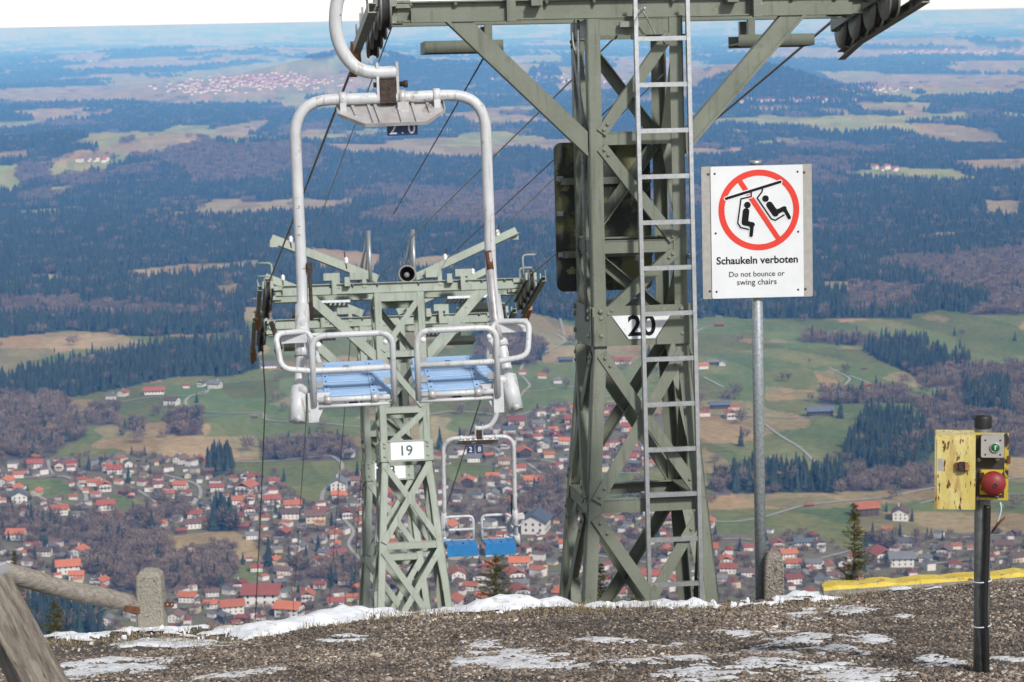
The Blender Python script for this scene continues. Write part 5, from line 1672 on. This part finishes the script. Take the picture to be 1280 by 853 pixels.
def zone(px, py):
    zx = ("at the left edge", "above the log rail", "above the fence post", "by the left rope", "left of the middle tower", "behind the middle tower", "around the distant chair", "behind the ladder tower",
          "around the sign pole", "right of the sign", "by the yellow box")
    lim = (45, 120, 225, 320, 440, 560, 690, 890, 1000, 1150, 5000)
    a = next(i for i, l in enumerate(lim) if px < l)
    row = "on meadows" if py < 540 else "in upper village" if py < 605 else "in middle village" if py < 650 else "in lower village" if py < 700 else "in nearest village"
    return f"{row} {zx[a]}"


def house(px, py, wpx, roof, wall='white', style='house', ang=None, label=None):
    p, d = ground_hit(px, py)
    if ang is None: ang = random.choice((0, 0, 1.57)) + random.uniform(-.35, .35)
    L = wpx * .88 / FPX * d
    if abs(math.sin(ang)) > .7 and style != 'barn': L *= 1.15
    wm, rm, gm, cm, ch = house_meshes(roof, wall, style)
    size = "barn" if style == 'barn' else ("large house" if L > 17 else ("house" if L > 11 else "small house"))
    adj = {"orange": "orange-roofed", "red": "red-roofed", "brown": "brown-roofed", "grey": "grey-roofed", "slate": "slate-blue-roofed"}[roof]
    lab = label or f"{adj} {wall} {size} {zone(px, py)}"
    cat = "barn" if style == 'barn' else "house"
    t = thing(cat, lab, cat, Matrix.Translation(p) @ Matrix.Rotation(ang, 4, 'Z'))
    SEEN.setdefault(lab, []).append((px, t))
    HOUSEPOS.append((p.x, p.y, L))
    parts = [("wall", wm), ("roof", rm)]
    for nm, me in parts:
        o = bpy.data.objects.new(nm, me); COL.objects.link(o); o.parent = t; o.scale = (L, L, L)
        if nm == "roof":
            if style != 'barn' and random.random() < .6:
                q = bpy.data.objects.new("chimney", ch); COL.objects.link(q); q.parent = o
        else:
            q = bpy.data.objects.new("windows", gm); COL.objects.link(q); q.parent = o; q["kind"] = "stuff"
            if style != 'barn' and (roof in ('orange', 'brown', 'red')) and random.random() < .5:
                q = bpy.data.objects.new("gable_cladding", cm); COL.objects.link(q); q.parent = o


H = [(44, 585, 22, 'red'), (73, 586, 16, 'red'), (89, 583, 16, 'red'), (23, 597, 16, 'orange'), (8, 607, 20, 'orange'), (19, 617, 20, 'orange'), (24, 628, 28, 'grey'), (46, 619, 16, 'orange', 'cream'), (92, 624, 13, 'orange'), (103, 603, 14, 'red', 'cream'),
     (117, 607, 17, 'orange'), (130, 613, 22, 'orange'), (107, 616, 10, 'orange'), (120, 621, 14, 'orange'), (144, 592, 22, 'red'), (120, 583, 13, 'grey'), (134, 584, 15, 'grey'), (160, 583, 14, 'grey'), (206, 577, 12, 'red'), (226, 579, 19, 'brown'), (180, 597, 12, 'brown', 'cream'),
     (198, 601, 14, 'red'), (197, 609, 16, 'red'), (208, 613, 10, 'red'), (226, 611, 20, 'orange'), (212, 622, 19, 'orange'), (232, 621, 16, 'orange'), (234, 597, 12, 'grey', 'cream'), (195, 634, 11, 'red'), (236, 630, 20, 'brown'), (132, 637, 25, 'red'), (74, 643, 25, 'orange'),
     (29, 644, 13, 'orange'), (49, 650, 13, 'orange'), (129, 652, 20, 'orange'), (177, 639, 18, 'brown'), (163, 649, 10, 'orange'), (202, 658, 17, 'orange'), (3, 628, 11, 'orange'), (21, 674, 27, 'orange'), (34, 682, 10, 'orange'), (47, 685, 15, 'red'), (28, 694, 12, 'orange'), (85, 716, 34, 'orange'),
     (96, 724, 22, 'orange'), (111, 703, 13, 'grey'), (227, 667, 15, 'red', 'wood'), (310, 602, 18, 'red'), (342, 605, 16, 'red'), (308, 617, 28, 'orange'), (272, 614, 20, 'red'), (274, 627, 19, 'grey'), (289, 609, 11, 'grey'), (296, 630, 19, 'orange'), (314, 626, 14, 'orange'), (340, 630, 24, 'red'),
     (366, 637, 25, 'orange'), (364, 648, 26, 'brown'), (311, 643, 20, 'red'), (332, 650, 13, 'red'), (304, 662, 17, 'red', 'wood'), (241, 660, 24, 'brown'), (394, 652, 30, 'brown', 'cream'), (378, 661, 13, 'grey'), (424, 612, 27, 'grey'), (425, 624, 21, 'orange'), (453, 627, 13, 'orange'), (434, 647, 19, 'red'),
     (449, 652, 10, 'red'), (351, 663, 13, 'red'), (349, 678, 15, 'grey'), (347, 690, 15, 'grey', 'cream'), (376, 688, 18, 'grey'), (419, 684, 15, 'orange'), (424, 695, 19, 'red'), (407, 695, 19, 'grey'), (396, 706, 19, 'orange'), (414, 707, 19, 'orange'), (356, 718, 21, 'brown'), (321, 714, 18, 'red'), (436, 571, 18, 'grey'),
     (290, 766, 34, 'orange'), (328, 755, 52, 'red'), (362, 770, 38, 'orange'), (300, 737, 22, 'red'), (236, 752, 26, 'orange'), (64, 759, 30, 'orange'), (96, 768, 18, 'orange'), (220, 776, 22, 'brown'), (134, 780, 20, 'grey'), (222, 726, 18, 'grey'), (265, 745, 20, 'brown'), (190, 768, 20, 'brown'), (400, 735, 18, 'red'),
     (430, 730, 18, 'brown'), (385, 750, 22, 'orange'), (420, 758, 24, 'red'), (440, 770, 26, 'orange'), (120, 752, 18, 'red'),
     (645, 532, 24, 'red'), (674, 534, 18, 'grey'), (637, 542, 18, 'slate'), (656, 547, 16, 'brown', 'wood'), (674, 540, 12, 'red'), (672, 549, 14, 'red'), (691, 540, 13, 'orange'), (696, 551, 15, 'red'), (632, 560, 15, 'red'), (655, 571, 23, 'orange', 'wood'), (680, 559, 19, 'grey'), (686, 572, 16, 'orange', 'cream'), (592, 577, 19, 'grey'),
     (567, 572, 13, 'grey'), (629, 580, 18, 'brown', 'cream'), (650, 589, 17, 'red'), (637, 594, 13, 'orange'), (616, 600, 19, 'orange'), (584, 608, 23, 'orange', 'wood'), (667, 607, 26, 'orange'), (633, 615, 17, 'grey'), (616, 623, 19, 'grey'), (597, 622, 15, 'slate'), (571, 624, 13, 'grey'), (753, 562, 17, 'red'), (757, 572, 15, 'red'),
     (785, 578, 25, 'red'), (795, 564, 13, 'red'), (820, 575, 16, 'orange'), (742, 580, 14, 'orange'), (670, 664, 44, 'slate'), (640, 652, 22, 'red'),
     (1082, 644, 34, 'orange', 'wood'), (1126, 649, 28, 'brown', 'white'), (1109, 666, 16, 'orange'), (1128, 684, 25, 'grey'), (1126, 707, 36, 'grey'), (1102, 702, 32, 'red'), (1157, 702, 19, 'grey'), (1180, 695, 24, 'brown'), (1195, 686, 15, 'orange'), (1213, 687, 10, 'orange'), (1194, 709, 17, 'red'), (1254, 688, 27, 'brown', 'cream'), (1271, 702, 24, 'brown', 'cream'), (1236, 700, 16, 'red'),
     (907, 706, 22, 'orange'), (910, 716, 25, 'red'), (935, 688, 15, 'red'), (972, 685, 20, 'orange'), (985, 698, 24, 'orange'), (992, 709, 22, 'orange'), (1016, 710, 24, 'grey'), (1024, 684, 17, 'brown'), (991, 729, 24, 'red'), (1052, 707, 14, 'brown'), (935, 720, 20, 'brown'), (900, 728, 20, 'grey'), (1040, 724, 20, 'brown'), (1062, 715, 16, 'red'),
     (880, 520, 17, 'orange'), (914, 523, 20, 'orange'), (919, 512, 13, 'orange'), (879, 461, 15, 'orange'), (903, 457, 11, 'grey'), (819, 449, 9, 'orange'), (678, 473, 13, 'orange'), (653, 468, 11, 'red'), (697, 479, 13, 'grey'), (640, 478, 9, 'red'), (139, 499, 15, 'grey'), (154, 495, 14, 'red'), (233, 485, 10, 'red'), (269, 485, 19, 'grey'), (252, 483, 12, 'brown'), (215, 506, 21, 'brown'), (318, 523, 9, 'brown', 'wood')]
for h in H: house(*h)
for args in ((1025, 520, 38, 'slate', 'wood', 'barn', .12, "long barn with blue-grey roof on the green meadow right of the sign"), (1005, 682, 30, 'slate', 'white', 'barn', .1, "slate-roofed long building right of the sign pole in the village"), (900, 511, 30, 'slate', 'wood', 'barn', .05, "slate-roofed barn of the farm between ladder and sign pole"),
             (777, 455, 28, 'red', 'white', 'barn', .05, "long red-roofed white barn behind the bracing of tower 20"), (891, 456, 20, 'grey', 'wood', 'barn', .1, "grey-roofed barn right of the ladder on the meadow"), (707, 453, 22, 'slate', 'wood', 'barn', 0, "blue-grey barn left of tower 20 on the meadow"),
             (193, 493, 30, 'red', 'white', 'barn', .1, "long red-roofed farmhouse on the meadow at the left"), (449, 509, 26, 'orange', 'wood', 'barn', 0, "orange-roofed barn on the meadow behind tower 19"), (899, 408, 14, 'red', 'wood', 'barn', 0, "small red barn at the forest edge left of the sign"),
             (1080, 462, 9, 'red', 'wood', 'barn', 0, "tiny red hut on the meadow right of the sign"), (1083, 483, 13, 'red', 'wood', 'barn', .2, "red-roofed hut behind the row of bare trees"), (1012, 633, 13, 'red', 'wood', 'barn', .1, "dark red shed on the tan meadow above the village"),
             (336, 460, 24, 'grey', 'white', 'barn', .1, "pale farm buildings at the forest edge left of the near chair"), (1240, 668, 20, 'brown', 'wood', 'barn', .1, "brown shed behind the control post")):
    house(*args)


def random_houses(n):
    k = 0; tries = 0
    while k < n and tries < 4000:
        tries += 1
        px, py = random.choice((lambda: (random.uniform(0, 460), random.uniform(690, 785)), lambda: (random.uniform(470, 720), random.uniform(640, 760)), lambda: (random.uniform(560, 720), random.uniform(655, 760)),
                                lambda: (random.uniform(700, 890), random.uniform(640, 750)), lambda: (random.uniform(440, 560), random.uniform(600, 760)), lambda: (random.uniform(240, 460), random.uniform(640, 700)), lambda: (random.uniform(700, 800), random.uniform(500, 560))))()
        p, d = ground_hit(px, py)
        c = classify(np.array([tuple(p)]), True)[0]
        if c not in (VILLAGE,): continue
        if any((p.x - a) ** 2 + (p.y - b_) ** 2 < (max(20, l * 1.15)) ** 2 for a, b_, l in HOUSEPOS): continue
        if np.min(np.hypot(ROADPTS[:, 0] - p.x, ROADPTS[:, 1] - p.y)) < 11: continue
        hot = (px > 540)
        roof = random.choices(('orange', 'red', 'brown', 'grey'), (.5 if hot else .36, .26, .14, .18))[0]
        wpx = random.uniform(14, 24) * (1.25 if hot and py > 690 else 1)
        house(px, py, wpx, roof, random.choices(('white', 'cream', 'wood'), (.72, .16, .12))[0])
        k += 1
    print("random houses", k, "total", len(HOUSEPOS))


random_houses(104)


def outbuildings():
    # sheds, garages, walls, parked cars: small clutter between the houses, too small to tell apart
    b = MB(); n = 0; tries = 0
    taken = [(a, c, l * .75) for a, c, l in HOUSEPOS]
    while n < 760 and tries < 9000:
        tries += 1
        if random.random() < .6:
            a, c, l = random.choice(HOUSEPOS); x = a + random.gauss(0, 20); y = c + random.gauss(0, 26)
        else:
            q, d = ground_hit(random.uniform(-40, 890), random.uniform(575, 790)); x, y = q.x, q.y
        p = Vector((x, y, float(height(x, y))))
        if classify(np.array([tuple(p)]))[0] != VILLAGE: continue
        s = random.uniform(4.5, 12)
        if any((x - a) ** 2 + (y - c) ** 2 < (l * .8 + s * .7) ** 2 for a, c, l in taken): continue
        if np.min(np.hypot(ROADPTS[:, 0] - x, ROADPTS[:, 1] - y)) < 6: continue
        taken.append((x, y, s)); n += 1
        R = Matrix.Rotation(random.uniform(0, 3.1), 3, 'Z'); k = random.uniform(.55, .9); h = random.uniform(.35, .6)
        b.mi = random.choices((0, 1, 2), (.5, .2, .3))[0]
        b.box(p + Vector((0, 0, s * h * .5)), (s, s * k, s * h), R)
        b.mi = random.choices((3, 4, 5, 6), (.16, .2, .34, .3))[0]
        e = .54; w = k * .56
        vs = [R @ Vector((x_ * s, y_ * s, z_ * s)) + p for x_, y_, z_ in ((-e, -w, h - .03), (e, -w, h - .03), (e, w, h - .03), (-e, w, h - .03), (-e, 0, h + .2), (e, 0, h + .2))]
        b.add(vs, [(0, 1, 5, 4), (2, 3, 4, 5), (0, 4, 3), (1, 2, 5)])
    o = b.build("outbuildings", ["wall_white", "wall_cream", "wall_wood", "roof_orange", "roof_red", "roof_brown", "roof_grey"])
    tag(o, "sheds, garages and small roofs crowded between the village houses", "outbuildings", kind="stuff")


outbuildings()
# alike neighbours are told apart by their order from the left
ORD = ("leftmost", "second", "third", "fourth", "fifth", "sixth", "seventh", "eighth", "ninth", "tenth", "eleventh", "twelfth")
NUM = ("none", "one", "two", "three", "four", "five", "six", "seven", "eight", "nine", "ten", "eleven", "twelve")
for lab, lst in SEEN.items():
    if len(lst) > 1:
        lst.sort(key=lambda a: a[0])
        n = len(lst)
        many = lab.replace("house ", "houses ", 1)
        for i, (_, o) in enumerate(lst):
            o["label"] = (f"leftmost of {NUM[n]} {many}" if i == 0 else f"rightmost of {NUM[n]} {many}" if i == n - 1 else f"{ORD[i]} from left of {NUM[n]} {many}")
for o in bpy.data.objects:
    if o.get("category") == "house": o["group"] = "houses of the village and its farms"

build_forests()


# far settlements: specks of roofs and walls, too many and too small to tell apart
def far_village():
    b = MB()
    for cx, cy, sx, sy, n in ((330, 103, 90, 9, 330), (250, 112, 50, 6, 70), (1085, 112, 40, 5, 70), (1200, 66, 80, 3, 90), (1000, 127, 80, 4, 30), (120, 202, 22, 3, 8), (1110, 213, 25, 2.5, 10), (60, 62, 120, 5, 60), (700, 100, 90, 8, 50), (800, 60, 200, 6, 60), (200, 283, 8, 2, 4), (1185, 65, 60, 3, 30)):
        for _ in range(n):
            p, d = ground_hit(random.gauss(cx, sx * .5), random.gauss(cy, sy * .5))
            s = random.uniform(10, 20) * (1 + d / 40000); a = random.uniform(0, 3.1)
            R = Matrix.Rotation(a, 3, 'Z')
            b.mi = 0; b.box(p + Vector((0, 0, s * .25)), (s, s * .7, s * .6), R)
            b.mi = 1 if random.random() < .75 else 2
            vs = [R @ Vector((x * s, y * s, z * s)) + p for x, y, z in ((-.55, -.42, .52), (.55, -.42, .52), (.55, .42, .52), (-.55, .42, .52), (-.55, 0, .75), (.55, 0, .75))]
            b.add(vs, [(0, 1, 5, 4), (2, 3, 4, 5), (0, 4, 3), (1, 2, 5)])
    o = b.build("distant_settlements", ["wall_white", "roof_orange", "roof_red"])
    tag(o, "specks of far villages on the hills and plain", "village", kind="stuff")


far_village()


# young spruces whose tips rise behind the rim
def young_spruce(px, py_top, d, hvis, wid, label, group=None):
    tip = W(px, py_top, d)
    base_z = ground_z(tip.x, tip.y)
    H_ = tip.z - base_z
    t = thing("young_spruce", label, "tree", Matrix.Translation((tip.x, tip.y, base_z)), group)
    b = MB(); b.tube([(0, 0, -.2), (0, 0, H_ * .6), (0, 0, H_)], [.09 + H_ * .008, .05, .006], 8); b.build("trunk", "bark", t)
    c = MB(); rnd = random.Random(int(px))
    depth = min(H_ * .9, hvis * 2.4)
    z = H_ - .02
    while z > H_ - depth:
        f = (H_ - z)
        R = wid * (f / hvis) ** .8 * rnd.uniform(.7, 1.15) + .03
        for k in range(rnd.randint(5, 8)):
            a = rnd.uniform(0, 6.28); l = R * rnd.uniform(.6, 1.15)
            d0 = Vector((math.cos(a), math.sin(a), 0)); up = rnd.uniform(-.05, .45)
            p0 = Vector((0, 0, z)); p1 = p0 + d0 * l + Vector((0, 0, l * up))
            ns = max(4, int(l / .035))
            for i in range(ns):
                q = p0.lerp(p1, (i + .6) / ns)
                for _ in range(3):
                    dirv = (d0 * rnd.uniform(.1, 1) + Vector((rnd.uniform(-1, 1), rnd.uniform(-1, 1), rnd.uniform(-.3, .9)))).normalized()
                    e = q + dirv * rnd.uniform(.05, .11) * (1.1 - .4 * i / ns)
                    s = dirv.cross(Vector((rnd.uniform(-1, 1), rnd.uniform(-1, 1), rnd.uniform(-1, 1)))).normalized() * .010
                    c.add([q - s, q + s, e], [(0, 1, 2)])
        z -= rnd.uniform(.05, .10)
    c.build("crown", "needles_near", t)


young_spruce(1068, 632, 46, 1.35, .40, "slim young spruce rising behind the yellow kerb")
young_spruce(619, 690, 50, 1.2, .62, "young spruce tip behind the snow under the distant chair")
young_spruce(750, 706, 50, .95, .48, "young spruce tip between the legs of tower 20")
young_spruce(797, 728, 48, .6, .55, "small spruce tip behind the ladder foot of tower 20")
young_spruce(68, 752, 60, .9, .45, "young spruce tip below the log rail at the left")
young_spruce(18, 690, 70, 1.3, .35, "young spruce tip behind the log rail near the left edge")

# ------------------------------------------------------------------ haze
b = MB(); b.box((0, 0, (6 - 640) / 2), (230000, 230000, 646))
hz = b.build("haze", "white_paint")
hm_ = bpy.data.materials.new("haze"); hm_.use_nodes = True
nt = hm_.node_tree; nt.nodes.clear()
ou = nt.nodes.new("ShaderNodeOutputMaterial"); pv = nt.nodes.new("ShaderNodeVolumePrincipled")
pv.inputs['Color'].default_value = (.13, .41, 1.0, 1)
pv.inputs['Absorption Color'].default_value = (.90, .74, 1, 1)      # mostly scatters: blue first, pale in the end
pv.inputs['Density'].default_value = 1 / 16500
pv.inputs['Anisotropy'].default_value = -.25
nt.links.new(pv.outputs[0], ou.inputs['Volume'])
hz.data.materials.clear(); hz.data.materials.append(hm_)
tag(hz, "blue haze over the far plain", "haze", kind="stuff")
